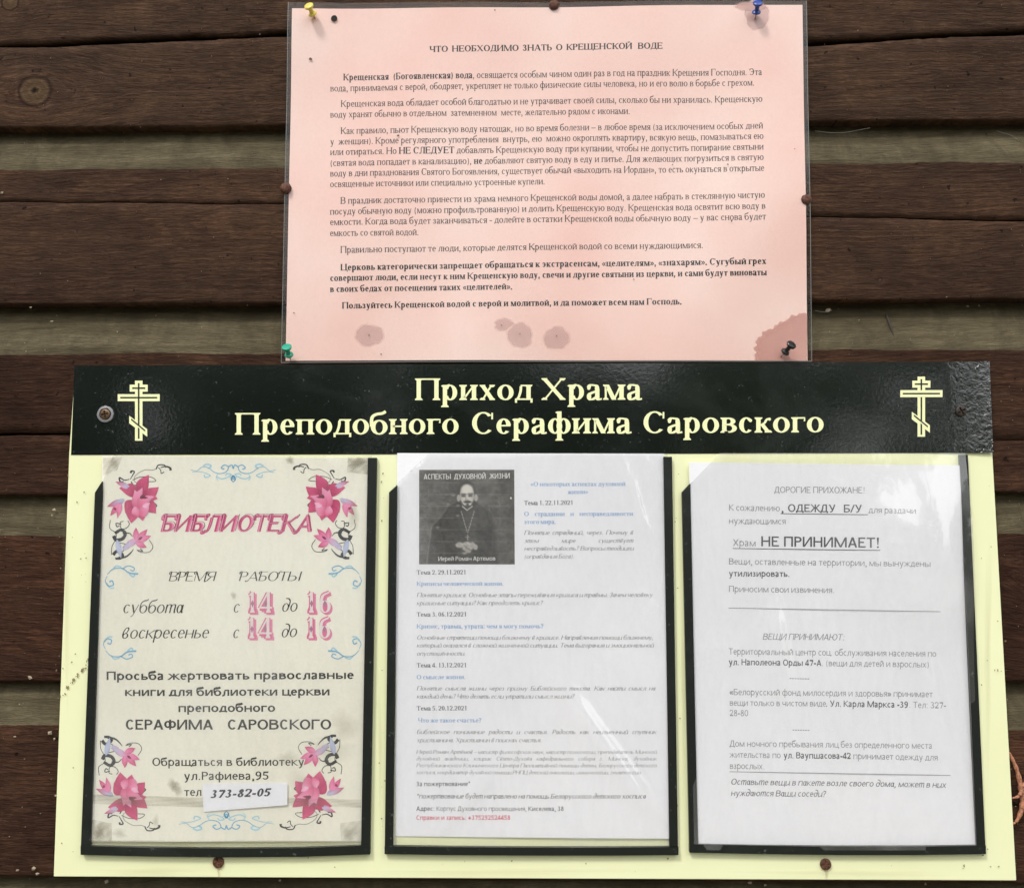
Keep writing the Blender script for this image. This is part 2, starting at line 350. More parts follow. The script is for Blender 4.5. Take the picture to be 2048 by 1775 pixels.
def glyph(ch, S):
    g = Pen(S); T, t, s, X, C = g.T, g.t, g.s, g.X, g.C
    sans = S.get('sans'); alt = S.get('alt')
    up = ch.isupper(); lo = ch.lower()
    h = C if up else X
    if ch in WID or ch in WCAP:
        W = WCAP[ch] if up else WID[ch]
        if sans and up: W *= SANSW.get(ch, .9)
        if up and T < 100: T = g.T = T*1.15
        W = W*(S['kx'] if T > 90 else 1)
        m = (T/2 + s + (14 if s else (42 if not S.get('it') else 34)))      # centre of first stem
        r = W-m
        if alt and not up and lo in 'ипт' or (alt and lo == 'й' and not up) or (alt and ch in 'шцщ'):
            # true italics
            if lo in 'ий':
                g.V(m, 60, X, 0, 0); g.Pth([(m, 80), (m+20, 12), (m+90, 10), (r-20, 150)], t=t); g.V(r, 40, X, 0, 0)
                g.Pth([(r, 60), (r+15, 8), (r+70, 60)], w=T*.8)
            elif ch in 'шщц':
                st = [m, (m+r)/2, r] if ch != 'ц' else [m, r]
                for i, x in enumerate(st): g.V(x, 40, X, 0, 0)
                for a_, b_ in zip(st, st[1:]): g.Pth([(a_, 70), (a_+20, 10), (b_-30, 60), (b_, 130)], t=t)
                g.Pth([(r, 60), (r+15, 8), (r+60, 30)] + ([(r+60, -90), (r+20, -150)] if ch != 'ш' else []), w=T*.7)
            elif lo == 'п':
                g.V(m, 0, X, 0, 0); g.Pth([(m, 250), (m+90, X-20), (r-30, X-10), (r, X-110)], t=t); g.V(r, 40, X-90, 0, 0)
                g.Pth([(r, 60), (r+15, 8), (r+70, 60)], w=T*.8)
            else:
                W = 640*(S['kx'] if T > 90 else 1); r = W-m; c_ = (m+r)/2
                g.V(m, 0, X, 0, 0); g.V(c_, 0, X-80, 0, 0); g.V(r, 40, X-90, 0, 0)
                g.Pth([(m, 250), (m+70, X-20), (c_-25, X-10), (c_, X-100)], t=t); g.Pth([(c_, 250), (c_+70, X-20), (r-25, X-10), (r, X-110)], t=t)
                g.Pth([(r, 60), (r+15, 8), (r+60, 60)], w=T*.8)
        elif alt and not up and lo == 'д':
            g.O(W*.47, X*.47, W*.41, X*.5+8); g.Pth([(W*.86, X*.55), (W*.86, X+90), (W*.62, X+220), (W*.28, X+235)], t=t*1.2)
        elif alt and not up and lo == 'в' and not sans:
            g.O(W*.47, X*.30, W*.38, X*.32+6); g.Pth([(W*.12, X*.35), (W*.2, X*.9), (W*.45, X+110), (W*.72, X+70), (W*.6, X*.75), (W*.4, X*.62)], t=t*1.2)
        elif alt and not up and lo == 'г' and not sans:
            g.Pth([(W*.1, X*.75), (W*.3, X+5), (W*.62, X*.85), (W*.6, X*.62), (W*.25, X*.3), (W*.2, X*.08), (W*.5, 0), (W*.75, X*.18)])
        elif lo == 'п':
            g.V(m, 0, h); g.V(r, 0, h); g.H(m, r, h-t/2)
        elif lo == 'н':
            g.V(m, 0, h); g.V(r, 0, h); g.H(m, r, h*.52)
        elif lo in 'ий':
            g.V(m, 0, h); g.V(r, 0, h); w = T if sans else t*1.5
            g.L(m+T*.2, 0 if sans else h*.1, r-T*.2, h if sans else h*.9, w)
        elif lo == 'г':
            g.V(m, 0, h); g.H(m, W-25, h-t/2)
            if s: g.strip([(W-52, h-t), (W-25-t, h-h*.27)], [(W-20, h-t/2), (W-22, h-h*.27)])
        elif lo == 'т':
            c_ = W/2; g.V(c_, 0, h, 1, 0); g.H(25, W-25, h-t/2)
            if s:
                g.strip([(20, h), (22, h-h*.27)], [(62, h-t), (26+t, h-h*.27)]); g.strip([(W-62, h-t), (W-26-t, h-h*.27)], [(W-20, h), (W-22, h-h*.27)])
        elif lo in 'шщ':
            r2 = r-(30 if lo == 'щ' else 0)
            for x in (m, (m+r2)/2, r2): g.V(x, 0, h)
            g.H(m, r2, t/2)
            if lo == 'щ': g.H(r2, W+5, t/2); g.tick(W-8, t, -150 if not up else -190, t*1.4)
        elif lo == 'ц':
            r2 = r-20; g.V(m, 0, h); g.V(r2, 0, h); g.H(m, W, t/2); g.tick(W-8, t, -150 if not up else -190, t*1.4)
        elif lo == 'ч':
            g.V(r, 0, h); g.V(m, h*.62, h, 0, 1); g.Pth([(m, h*.66), (m+T*.15, h*.46), (m+T*.9, h*.38), (r, h*.46)], t=t*1.3)
        elif lo == 'л' or (lo == 'д' and not alt) or (lo == 'д' and up):
            if lo == 'д':
                r2 = W*.76; l2 = W*.33; b0 = t*.9
                g.V(r2, 0, h, 0, 1 if s else 0); g.H(l2, r2, h-t/2); g.H(22, W-22, t/2)
                g.Pth([(l2+8, h-t), (l2, h*.6), (l2-h*.12, h*.2), (l2-h*.2-20, t*.5)], w=t*1.7 if not sans else T, t=t)
                dd = -130 if not up else -160
                g.tick(22+t/2, t, dd, t*1.4); g.tick(W-22-t/2, t, dd, t*1.4)
            else:
                l2 = W*.36; g.V(r, 0, h); g.H(l2-10, r, h-t/2)
                g.Pth([(l2, h-t), (l2-4, h*.55), (l2-28, h*.18), (l2-90, 14), (30, 22)], w=t*1.6 if not sans else T, t=t)
                if s: g.B(48, 36, S['ball']*.9)
        elif lo == 'м':
            w1 = t*1.3 if not sans else T
            g.V(m-T*.2 if s else m, 0, h, 1, 1, w1); g.V(r, 0, h)
            c_ = (m+r)/2; yb = 0 if s else (h*.0 if up else h*.0)
            g.L(m, h, c_, yb, T*1.05); g.L(c_, yb, r-T*.1, h, w1)
        elif lo in 'кж':
            if lo == 'к':
                g.V(m, 0, h); x0 = m+T/2; sides = [1]; xc = m
            else:
                xc = W/2; g.V(xc, 0, h); sides = [1, -1]
            span = (W-20-xc)
            for d in sides:
                xe = xc+d*(span-(s*.8)); ya = h*.5
                if sans:
                    g.L(xc+d*T*.35, ya, xe-d*T*.3, h, T*1.05); g.L(xc+d*T*.6, ya*1.12, xe, 0, T*1.12)
                else:
                    g.Pth([(xc+d*T*.5, ya), (xc+d*(span*.45), ya+h*.12), (xe-d*T*.75, h*.86), (xe-d*T*.1, h-t*.8)], w=t*1.6, t=t)
                    g.B(xe-d*T*.15, h-S['ball']*1.1, S['ball']*.95)
                    g.L(xc+d*(span*.30), ya+h*.03, xe-d*T*.35, 0, T*1.05); g.serif(xe-d*T*.4, 0, 1, T*.9)
        elif lo == 'х':
            g.L(m-T*.1, h, r+T*.1, 0, T*1.12); g.L(r-T*.1, h, m, 0, T*1.12 if sans else t*1.4)
            for x, y, u in ((m, h, -1), (r, h, -1), (m, 0, 1), (r, 0, 1)): g.serif(x, y, u, T*.55)
        elif lo == 'у':
            base = 0 if up else -140
            xb = W*.45 if not up else W*.42
            if up:
                g.L(m, h, W*.52, h*.33, T*1.1); g.Pth([(r, h), (W*.55, h*.26), (W*.42, t*.6), (W*.22, 20)], w=t*1.7 if not sans else T, t=t)
            else:
                g.L(m, h, W*.53, 0, T*1.1); g.Pth([(r, h), (W*.55, 20), (W*.40, -150), (W*.2, -190)], w=t*1.5 if not sans else T, t=t)
                if s: g.B(W*.2, -168)
            if up and s: g.B(W*.24, 40)
            g.serif(m, h, -1, T*.6); g.serif(r, h, -1, T*.3)
        elif ch == 'р':
            g.V(m, -217, h, 1, 2); g.O(m+(r-m)*.5+T*.1, h/2, W*.42 if not s else W*.39, h/2+8, -150, 150)
            g.Pth([(m, h*.78), (m+T*.6, h*.97), (m+(r-m)*.5, h)], w=t)
        elif ch in 'РВ' or lo == 'в':
            g.V(m, 0, h); cx = W*.55 if up else W*.52
            if ch == 'Р': g.bowl(m, cx, h*.44, h, W-cx-24)
            else: g.bowl(m, cx-W*.03, h*.5, h, W-cx-45+W*.0); g.bowl(m, cx, 0, h*.5+t*.8, W-cx-18)
        elif lo == 'ф':
            c_ = W/2; top = C if up else 683; bt = 0 if up else -217
            g.V(c_, bt, top, 1, 1 if up or sans else 2)
            cy = (C*.52 if up else X/2); ry = C*.36 if up else X/2+8; rx = (W/2-24+T*.45)/2+T*.1
            g.O(24+rx, cy, rx, ry, 0, 360); g.O(W-24-rx, cy, rx, ry, 0, 360)
        elif lo == 'о': g.O(W/2, h/2, W/2-26, h/2+9)
        elif lo == 'с':
            g.O(W*.53, h/2, W*.47-14, h/2+9, 42, 318)
            if s and not up: g.B(W*.78, h*.80)
            if s and up: g.box(W*.85, h*.67, W*.85+t*1.1, h*.97)
        elif lo == 'э':
            g.O(W*.46, h/2, W*.46-14, h/2+9, 138, -138); g.H(W*.35, W*.86, h*.52)
            if s and not up: g.B(W*.2, h*.80)
            if s and up: g.box(W*.14-t, h*.67, W*.14, h*.97)
        elif ch in 'её':
            g.O(W*.52, h/2, W*.46-10, h/2+9, 8, 318); g.H(W*.14, W*.93, h*.54)
        elif ch in 'ЕЁ':
            g.V(m, 0, h); g.H(m, W*.9, h-t/2); g.H(m, W*.93, t/2); g.H(m, W*.74, h*.52)
            if s: g.tick(W*.9-t/2, h, -h*.2, t*1.2); g.tick(W*.93-t/2, 0, h*.22, t*1.2); g.tick(W*.74, h*.62, -h*.2)
        elif ch == 'Б':
            g.V(m, 0, h); g.H(m, W*.87, h-t/2); g.bowl(m, W*.54, 0, h*.56, W*.40)
            if s: g.tick(W*.87-t/2, h, -h*.2, t*1.2)
        elif ch == 'б':
            g.O(W/2, X*.46, W/2-26, X*.48+6)
            g.Pth([(W*.09, X*.5), (W*.11, X+40), (W*.34, 610), (W*.66, 640), (W*.85, 700)], w=T*.8, t=t*1.8)
        elif lo == 'ю':
            g.V(m, 0, h); g.H(m, W*.5, h*.52); rx = W*.305; g.O(W-24-rx, h/2, rx, h/2+9)
        elif lo in 'ьъы':
            wb = W*(1.0 if lo != 'ы' else .72); x0 = m
            if lo == 'ъ': x0 = m+W*.14; g.H(20, x0, h-t/2); g.tick(20+t/2, h, -h*.24 if s else 0.1)
            g.V(x0, 0, h, 1, 1); cx = x0+(wb-x0)*.42; g.bowl(x0, cx, 0, h*.58, wb-cx-22)
            if lo == 'ы': g.V(r, 0, h)
        elif lo == 'я':
            g.V(r, 0, h); g.bowl(r, W*.47, h*.45, h, -(W*.47-26))
            g.L(W*.52, h*.5, m+ (0 if sans else T*.1), 0, T*1.05); g.serif(m+T*.1, 0, 1, T*.7)
        elif lo == 'з':
            g.O(W*.44, h*.75, W*.38, h*.25+8, -85, 150); g.O(W*.45, h*.27, W*.45-12, h*.27+9, -152, 88); g.H(W*.3, W*.5, h*.525)
            if s: g.B(W*.18, h*.80); g.B(W*.15, h*.18)
        elif ch == 'а':
            if alt:
                g.O(W*.45, X*.5, W*.38, X*.5+6); g.V(W*.80, 40, X, 0, 0); g.Pth([(W*.8, 60), (W*.84, 8), (W*.96, 50)], w=T*.8)
            else:
                xs = W*.70
                g.V(xs, 40, X*.68, 0, 0); g.Pth([(W*.16, X*.78), (W*.28, X*.96), (W*.5, X-t/2+4), (xs-T*.15, X*.88), (xs, X*.6)], w=T, t=t*1.1)
                if s: g.B(W*.19, X*.76)
                g.Pth([(xs, X*.58), (W*.3, X*.42), (W*.12+T*.3, X*.26), (W*.2+T*.2, X*.05), (W*.42, t*.4), (xs, X*.2)], w=T, t=t*1.1)
                g.Pth([(xs, 80), (xs+T*.2, 10), (W*.97, 30)], w=T*.9) if s else g.V(xs, 0, 60, 0, 0)
        elif ch == 'А':
            g.L(W*.5, h, m-10, 0, T*1.08 if sans else t*1.4); g.L(W*.5, h+4, W-m+10, 0, T*1.15); g.H(W*.26, W*.74, h*.3)
            g.serif(m-10, 0, 1, t*1.4); g.serif(W-m+10, 0, 1, T)
        if lo == 'й':
            y = h+60; c_ = W/2; g.Pth([(c_-95, y+75), (c_-60, y+12), (c_, y-5), (c_+60, y+12), (c_+95, y+75)], w=t*1.4, t=t*1.6)
        if lo == 'ё': g.dot(W*.35, h+110); g.dot(W*.68, h+110)
        if S.get('swash') and ch in 'БИРВЕЛЯТКМН':
            x0 = m
            g.Pth([(x0+5, h-t/2), (x0-60, h+5), (x0-120, h-50), (x0-105, h-150), (x0-60, h-135)], t=t*1.4)
        if S.get('swash') and ch in 'ЛАЯК':
            g.Pth([(m-20, 30), (m-80, -40), (m-150, -30), (m-140, 30)], t=t*1.3)
        return g.q, W
    # digits and signs
    W = 500; c = C
    if ch.isdigit():
        k = 1.0 if not sans else 1.0
        if ch == '0': g.O(250, c/2, 220, c/2+8)
        elif ch == '1':
            g.V(260, 0, c, 1, 0); g.Pth([(250, c), (200, c-70), (120, c-100)], w=t*2, t=t*1.2)
        elif ch == '2': g.Pth([(60, c*.72), (110, c*.93), (230, c-t/2), (370, c*.87), (390, c*.68), (300, c*.42), (150, c*.2), (50, t)], w=T, t=t); g.H(45, 450, t*.8, t*1.6)
        elif ch == '3': g.O(225, c*.76, 170, c*.24+6, -85, 155); g.O(225, c*.27, 210, c*.27+8, -155, 88); g.H(180, 250, c*.52)
        elif ch == '4': g.V(345, 0, c, 1, 0); g.L(30, c*.27, 330, c, t*1.8 if not sans else T); g.H(20, 475, c*.25, t*1.7)
        elif ch == '5': g.H(120, 430, c-t*.8, t*1.6); g.L(95, c*.5, 130, c, t*1.6 if not sans else T*.9); g.O(215, c*.31, 220, c*.31+8, -150, 125)
        elif ch == '6': g.O(255, c*.30, 205, c*.30+8); g.Pth([(50+T*.5, c*.3), (75+T*.4, c*.6), (190, c*.86), (400, c)], w=T, t=t*1.3)
        elif ch == '7': g.H(50, 455, c-t*.9, t*1.8); g.L(200, 0, 430, c-t, T)
        elif ch == '8': g.O(250, c*.76, 165, c*.24+6); g.O(250, c*.27, 205, c*.27+8)
        elif ch == '9': g.O(245, c*.70, 205, c*.30+8); g.Pth([(450-T*.5, c*.7), (425-T*.4, c*.4), (310, c*.14), (100, 0)], w=T, t=t*1.3)
        return g.q, W*(1.0 if T < 90 else 1.02)
    if ch == '.': g.dot(115, 40); return g.q, 235
    if ch == ',': g.dot(115, 40); g.Pth([(140, 30), (130, -60), (70, -130)], w=t*1.6, t=t); return g.q, 240
    if ch == ':': g.dot(130, 40); g.dot(130, X-40); return g.q, 270
    if ch == '!': g.dot(150, 40); g.strip([(150-T*.6, C), (150-T*.25, C*.28)], [(150+T*.6, C), (150+T*.25, C*.28)]); return g.q, 300
    if ch == '?':
        g.dot(190, 40); g.Pth([(60, C*.75), (110, C*.94), (210, C-t/2), (320, C*.86), (320, C*.68), (210, C*.48), (190, C*.26)], t=t*1.2); return g.q, 420
    if ch == '-': g.H(40, 290, X*.5, max(t*1.6, 50)); return g.q, 330
    if ch == '–': g.H(0, 500, X*.5, max(t*1.2, 44)); return g.q, 500
    if ch == '_': g.H(0, 500, -60, 34); return g.q, 500
    if ch == '+': g.H(40, 520, 240, t*1.6); g.V(280, 0, 480, 0, 0, t*1.6); return g.q, 560
    if ch == '/': g.L(20, -20, 300, C, T); return g.q, 330
    if ch == '*':
        for a in (90, 30, 150): g.Pth([(200+110*math.cos(R(a)), 520+110*math.sin(R(a))), (200-110*math.cos(R(a)), 520-110*math.sin(R(a)))], w=t*1.6, t=t*1.6, sub=1)
        return g.q, 400
    if ch == '(': g.O(330, 240, 250, 440, 125, 235, T=T*.8); return g.q, 333
    if ch == ')': g.O(0, 240, 250, 440, 55, -55, T=T*.8); return g.q, 333
    if ch in '«»':
        for x in (60, 240):
            a, b_ = (x, x+150) if ch == '«' else (x+150, x)
            g.Pth([(b_, X*.85), (a, X*.5), (b_, X*.12)], w=t*1.8, t=t*1.8, sub=1)
        return g.q, 450
    return g.q, 250
_gc = {}
def gget(ch, S):
    key = (ch, id(S))
    if key not in _gc: _gc[key] = glyph(ch, S)
    return _gc[key]

# ------------------------------------------------------------------ flat print: collects polygons in photograph-scale units and lays them on a real sheet
class Print:
    def __init__(self): self.v = []; self.f = []; self.c = []; self.lay = []
    def poly(self, pts, col, lay=0, cols=None):
        i = len(self.v); self.v += [tuple(p) for p in pts]; self.f.append(tuple(range(i, i+len(pts))))
        for k in range(len(pts)):
            cc = cols[k] if cols else col
            self.c.append((*cc, 1.0) if len(cc) == 3 else tuple(cc)); self.lay.append(lay)
    def text(self, runs, x0, x1, y0, y1, size, col=(.02,.02,.02), lay=0, just=True, ysc=1.0):
        if isinstance(runs[0], str): runs = [runs]
        items = []; nat = 0; nsp = 0
        for txt, S in [r_[:2] for r_ in runs]:
            for ch in txt:
                if ch == ' ': items.append((None, 250, S)); nat += 250; nsp += 1
                else:
                    q, w = gget(ch, S); items.append((q, w, S)); nat += w
        k = size/1000.0; tot = (x1-x0)/k
        kx, sp = 1.0, 250.0
        if nsp and just:
            glw = nat-250*nsp; sp = (tot-glw)/nsp
            if sp < 190 or sp > 6000:
                sp = min(max(sp, 200), 260); kx = (tot-sp*nsp)/glw
        else: kx = tot/nat; sp = 250*kx if not nsp else 250
        if nsp and not just: sp = 250; kx = tot/nat
        x = 0.0
        for q, w, S in items:
            if q is None: x += sp*(kx if not just else 1); continue
            it = S['it']
            for (ly, pts) in q:
                out = []
                for (a, b) in pts:
                    X_ = x0+(x+(a+it*b)*kx)*k; u = (X_-x0)/max(1e-6, x1-x0)
                    out.append((X_, y0+(y1-y0)*u-b*k*ysc))
                self.poly(out, col, lay+(ly % 6)*.12)
            x += w*kx
        return self
    def path(self, pts, w, col, lay=0, taper=None, sub=5):
        S = dict(T=w, t=w, s=0, sh=0, X=1, C=1, ball=0, it=0, kx=1); g = Pen(S)
        g.Pth(pts, sub=sub, taper=taper)
        for ly, q in g.q: self.poly(q, col, lay+.2)
        return self
    def blob(self, cx, cy, rx, ry, col, lay=0, jag=.08, n=40, seed=1, soft=0.0):
        r_ = np.random.default_rng(seed); ph = r_.uniform(0, 6.28, 6)
        pts, pt2 = [], []
        for i in range(n):
            a = 2*math.pi*i/n; j = 1+jag*(math.sin(2*a+ph[0])+.7*math.sin(3*a+ph[1])+.5*math.sin(5*a+ph[2])+.35*math.sin(9*a+ph[3]))
            pts.append((cx+rx*j*math.cos(a), cy+ry*j*math.sin(a))); pt2.append((cx+rx*(1-soft)*j*math.cos(a), cy+ry*(1-soft)*j*math.sin(a)))
        if soft:
            ca = (*col[:3], 0.0)
            for i in range(n):
                k = (i+1) % n; self.poly([pt2[i], pts[i], pts[k], pt2[k]], col, lay, [col, ca, ca, col])
        core = pt2 if soft else pts
        for i in range(n): self.poly([(cx, cy), core[i], core[(i+1) % n]], col, lay)
        return self
    def grid(self, quad, n, m, fn, lay=0):
        """fn(u,v)->rgba ; quad TL,TR,BR,BL"""
        q = [np.array(p, float) for p in quad]; i0 = len(self.v)
        for j in range(m+1):
            for i in range(n+1):
                u, v = i/n, j/m
                p = (1-v)*((1-u)*q[0]+u*q[1])+v*((1-u)*q[3]+u*q[2]); self.v.append(tuple(p)); c = fn(u, v)
                self.c.append((*c, 1.0) if len(c) == 3 else c); self.lay.append(lay)
        for j in range(m):
            for i in range(n):
                a = i0+j*(n+1)+i; self.f.append((a, a+n+1, a+n+2, a+1))
    def build(self, name, sheet, parent, material=None, base=0):
        v = np.array(self.v); pos = sheet(v[:,0], v[:,1], (np.array(self.lay)+1.0+base)*5e-5)
        # all faces towards the camera (-Y)
        fs = []
        for f in self.f:
            a, b_, c_ = pos[f[0]], pos[f[1]], pos[f[2]]
            nrm = (b_[2]-a[2])*(c_[0]-a[0])-(b_[0]-a[0])*(c_[2]-a[2])
            fs.append(f if nrm < 0 else f[::-1])
        o = link(name, mesh_from(name, pos, fs, self.c), material or M_INK, parent)
        return o

def sheet_fn(y0, warp):
    def f(px, py, off=0.0):
        x, z = XZ(px, py, y0); x, z = np.atleast_1d(x), np.atleast_1d(z)
        y = y0-warp(x, z)-off
        return np.stack([x, y+np.zeros_like(x), z], 1)
    return f
def sheet_grid(name, quad, fn, off, n, m, material, parent, thick=0.0, smooth=True, edge=None, top_cut=None):
    """subdivided sheet over a quad given TL,TR,BR,BL, with a back face `thick` behind"""
    q = [np.array(p, float) for p in quad]; uu, vv = np.meshgrid(np.linspace(0, 1, n+1), np.linspace(0, 1, m+1))
    if top_cut is not None: vv = top_cut(uu, vv)
    p = (1-vv)[..., None]*((1-uu)[..., None]*q[0]+uu[..., None]*q[1])+vv[..., None]*((1-uu)[..., None]*q[3]+uu[..., None]*q[2])
    if edge is not None: p = edge(p, uu, vv)
    pos = fn(p[..., 0].ravel(), p[..., 1].ravel(), off); N = len(pos)
    f = [(j*(n+1)+i, (j+1)*(n+1)+i, (j+1)*(n+1)+i+1, j*(n+1)+i+1) for j in range(m) for i in range(n)]
    if thick:
        back = pos.copy(); back[:, 1] += thick; pos = np.vstack([pos, back])
        f += [tuple(k+N for k in q_[::-1]) for q_ in f]
        rim = [i for i in range(n+1)]+[j*(n+1)+n for j in range(1, m+1)]+[m*(n+1)+i for i in range(n-1, -1, -1)]+[j*(n+1) for j in range(m-1, 0, -1)]
        for a, b_ in zip(rim, rim[1:]+rim[:1]): f.append((a, b_, b_+N, a+N))
    return link(name, mesh_from(name, pos, f), material, parent, smooth)

# ------------------------------------------------------------------ the plank wall
wall = empty('plank_wall', (0, .03, BZ))
tag(wall, 'brown stained horizontal lap board wall with greyed coves, behind the notices', 'wall')
def vnoise(x, seed, amp=1.0, f=1.0):
    r_ = np.random.default_rng(seed); o = np.zeros_like(x)
    for k in range(1, 8): o += np.sin(x*f*(2.1**k)*2+r_.uniform(0, 6.28))*(.6**k)
    return o*amp
def plank(idx, zl, zr, cove_px, crack=None, knots=(), topz=None):
    """zl, zr: height of its lower edge at X=-.45 and X=.45; cove_px: height of the flat face"""
    xs = np.unique(np.concatenate([np.linspace(-1.5, -.5, 26), np.linspace(-.5, .5, 300), np.linspace(.5, 1.5, 26)]))
    zb = zl+(zr-zl)*(xs+.45)/.9+vnoise(xs, idx*3+1, .0005, 3)
    FH = cove_px; TOT = PITCH+.012; DEP = .019
    rows = []                                             # (height above lower edge fn, depth, bare, crk)
    z0 = np.zeros_like(xs)
    rows.append((z0+.0012, z0+DEP*1.15, 0., 0.)); rows.append((z0, z0+.0022, 0., 0.))
    rows.append((z0+.0006, z0+.0007, 0, 0)); rows.append((z0+.0022, z0, 0, 0))
    if crack is not None:
        cz, hw, dp = crack; c_ = cz(xs)-zb; w = hw(xs); d = dp(xs)
        for k in range(1, 9): rows.append((.0022+(c_-w-.0022)*k/9, z0, 0, 0))
        rows.append((c_-w-.0004, z0, 0, 0)); rows.append((c_-w, z0+d*.35, 0, np.clip(d/.004, 0, 1)*.8)); rows.append((c_-w*.2, z0+d, 0, np.clip(d/.004, 0, 1)))
        rows.append((c_+w*.7, z0+d*.6, 0, np.clip(d/.004, 0, 1))); rows.append((c_+w, z0+.0003*(d > .001), 0, 0)); st = c_+w
        for k in range(1, 9): rows.append((st+(FH-st)*k/8, z0, 0, 0))
    else:
        for k in range(1, 18): rows.append((z0+.0022+(FH-.0022)*k/17, z0, 0, 0))
    for k in range(1, 13):
        u = k/12; rows.append((FH+(TOT-FH)*u, z0+DEP*(u**1.35)*.98, min(1.0, .62+u*1.6), 0))
    V, GZ, KR, BR, CK = [], [], [], [], []
    for (hh, dd, ba, ck) in rows:
        z = zb+hh; y = dd+vnoise(xs*1.0+z*9, idx+50, .00035, 2)*(1 if True else 0)
        g = z.copy(); kr = np.ones_like(z)*2
        for kx, kz, kr_ in knots:
            r_ = np.hypot((xs-kx)*.93, z-kz); kr = np.minimum(kr, r_/kr_)
            dz = z-kz; g = g-dz*.86*np.exp(-((xs-kx)/(kr_*4.2))**2-(dz/(kr_*2.6))**2)
        g = g+.004*np.sin(xs*7+idx)+.002*np.sin(xs*17+idx*2)
        V.append(np.stack([xs, y, z], 1)); GZ.append(g); KR.append(kr)
        BR.append(np.full_like(xs, ba) if ba else np.zeros_like(xs)); CK.append(np.zeros_like(xs)+ck)
    n = len(xs); m = len(rows); f = [(j*n+i, j*n+i+1, (j+1)*n+i+1, (j+1)*n+i) for j in range(m-1) for i in range(n-1)]
    me = mesh_from('plank', np.vstack(V), f)
    fattr(me, 'gz', np.concatenate(GZ)); fattr(me, 'kr', np.clip(np.concatenate(KR), 0, 2)); fattr(me, 'bare', np.concatenate(BR))
    fattr(me, 'crk', np.concatenate(CK)); fattr(me, 'pid', np.full(n*m, idx*3.7)); fattr(me, 'tone', np.full(n*m, {0: 0.0, 1: .25, 2: .75, 3: .95, 4: .8}.get(idx, .5)))
    return link('plank', me, M_WOOD, wall, True)
PITCH = .1537
def edge_z(yl, yr):
    xl, zl = XZ(0, yl); xr, zr = XZ(2048, yr); s_ = (zr[0]-zl[0])/(xr[0]-xl[0])
    return zl[0]+s_*(-.45-xl[0]), zl[0]+s_*(.45-xl[0])
def line_z(pts):
    q = [P(*p) for p in pts]; X_ = [a.x for a in q]; Z_ = [a.z for a in q]
    return lambda xs: np.interp(xs, X_, Z_)+(Z_[-1]-Z_[-2])/(X_[-1]-X_[-2])*np.maximum(xs-X_[-1], 0)+(Z_[1]-Z_[0])/(X_[1]-X_[0])*np.minimum(xs-X_[0], 0)
E0, E1, E2, E3, E4 = edge_z(255, 240), edge_z(610, 598), edge_z(990, 985), edge_z(1364, 1362), edge_z(1754, 1768)
c0 = line_z([(0, 92), (120, 88), (290, 80), (420, 74), (570, 68), (1620, 86), (2048, 63)])
cz0 = lambda xs: c0(xs)+vnoise(xs, 91, .0006, 9)
hw0 = lambda xs: .0017+.0006*np.sin(xs*31)+.0005*np.abs(np.sin(xs*83))+.0009*((xs*11.3) % 1.0)*(np.sin(xs*19) > 0)
dp0 = lambda xs: .009+0*xs
c1 = line_z([(0, 403), (570, 408), (1620, 432), (2048, 441)])
cz1 = lambda xs: c1(xs)+vnoise(xs, 17, .0005, 12)
hw1 = lambda xs: .00022+.00035*np.clip((xs-.18)/.2, 0, 1)
dp1 = lambda xs: .003+.003*np.clip((xs-.18)/.2, 0, 1)
c2 = line_z([(0, 869), (150, 866), (2048, 880)])
cz2 = lambda xs: c2(xs)+vnoise(xs, 27, .0004, 12)
hw2 = lambda xs: .0012*np.clip(1-(xs+.47)/.35, .1, 1)
dp2 = lambda xs: .007*np.clip(1-(xs+.4)/.35, .1, 1)
kA = P(70, 182); kC = P(1960, 1150); kD = P(20, 5)
FHT = .1130
plank(0, *E0, FHT, (cz0, hw0, dp0), [(kA.x, kA.z, .0150), (kD.x, kD.z, .008)])
plank(1, *E1, FHT, (cz1, hw1, dp1), [])
plank(2, *E2, FHT, (cz2, hw2, dp2), [])
plank(3, *E3, FHT, None, [(kC.x+.06, kC.z, .02)])
plank(4, *E4, FHT)
for k in range(1, 6): plank(4+k, E4[0]-PITCH*k, E4[1]-PITCH*k, FHT)
for k in range(1, 5): plank(20+k, E0[0]+PITCH*k, E0[1]+PITCH*k, FHT, None, [(-.42, E0[0]+PITCH*k+.05, .02)] if k == 1 else [])
bk = bpy.data.meshes.new('backing_board'); bm = bmesh.new(); bmesh.ops.create_cube(bm, size=1.0, matrix=Matrix.Translation((0, .045, 1.28)) @ Matrix.Diagonal((3.0, .03, 2.4, 1))); bm.to_mesh(bk); bm.free()
link('backing_board', bk, mat('raw_board', (.03, .022, .017), .9)[0], wall)

# ground; unseen wood added behind the camera to darken what the gloss reflects
gm = mesh_from('ground', [(-60, -60, 0), (60, -60, 0), (60, 4, 0), (-60, 4, 0)], [(0, 1, 2, 3)])
mg, n, l, b = mat('gravel_ground', (.16, .15, .12), .9)
t = tnoise(n, l, 30, 6, .7, objco(n)); r_ = ramp(n, l, t.outputs[0], [(.3, (.10, .10, .06)), (.7, (.24, .22, .18))]); l.new(r_.outputs[0], b.inputs['Base Color'])
tag(link('ground', gm, mg), kind='structure')

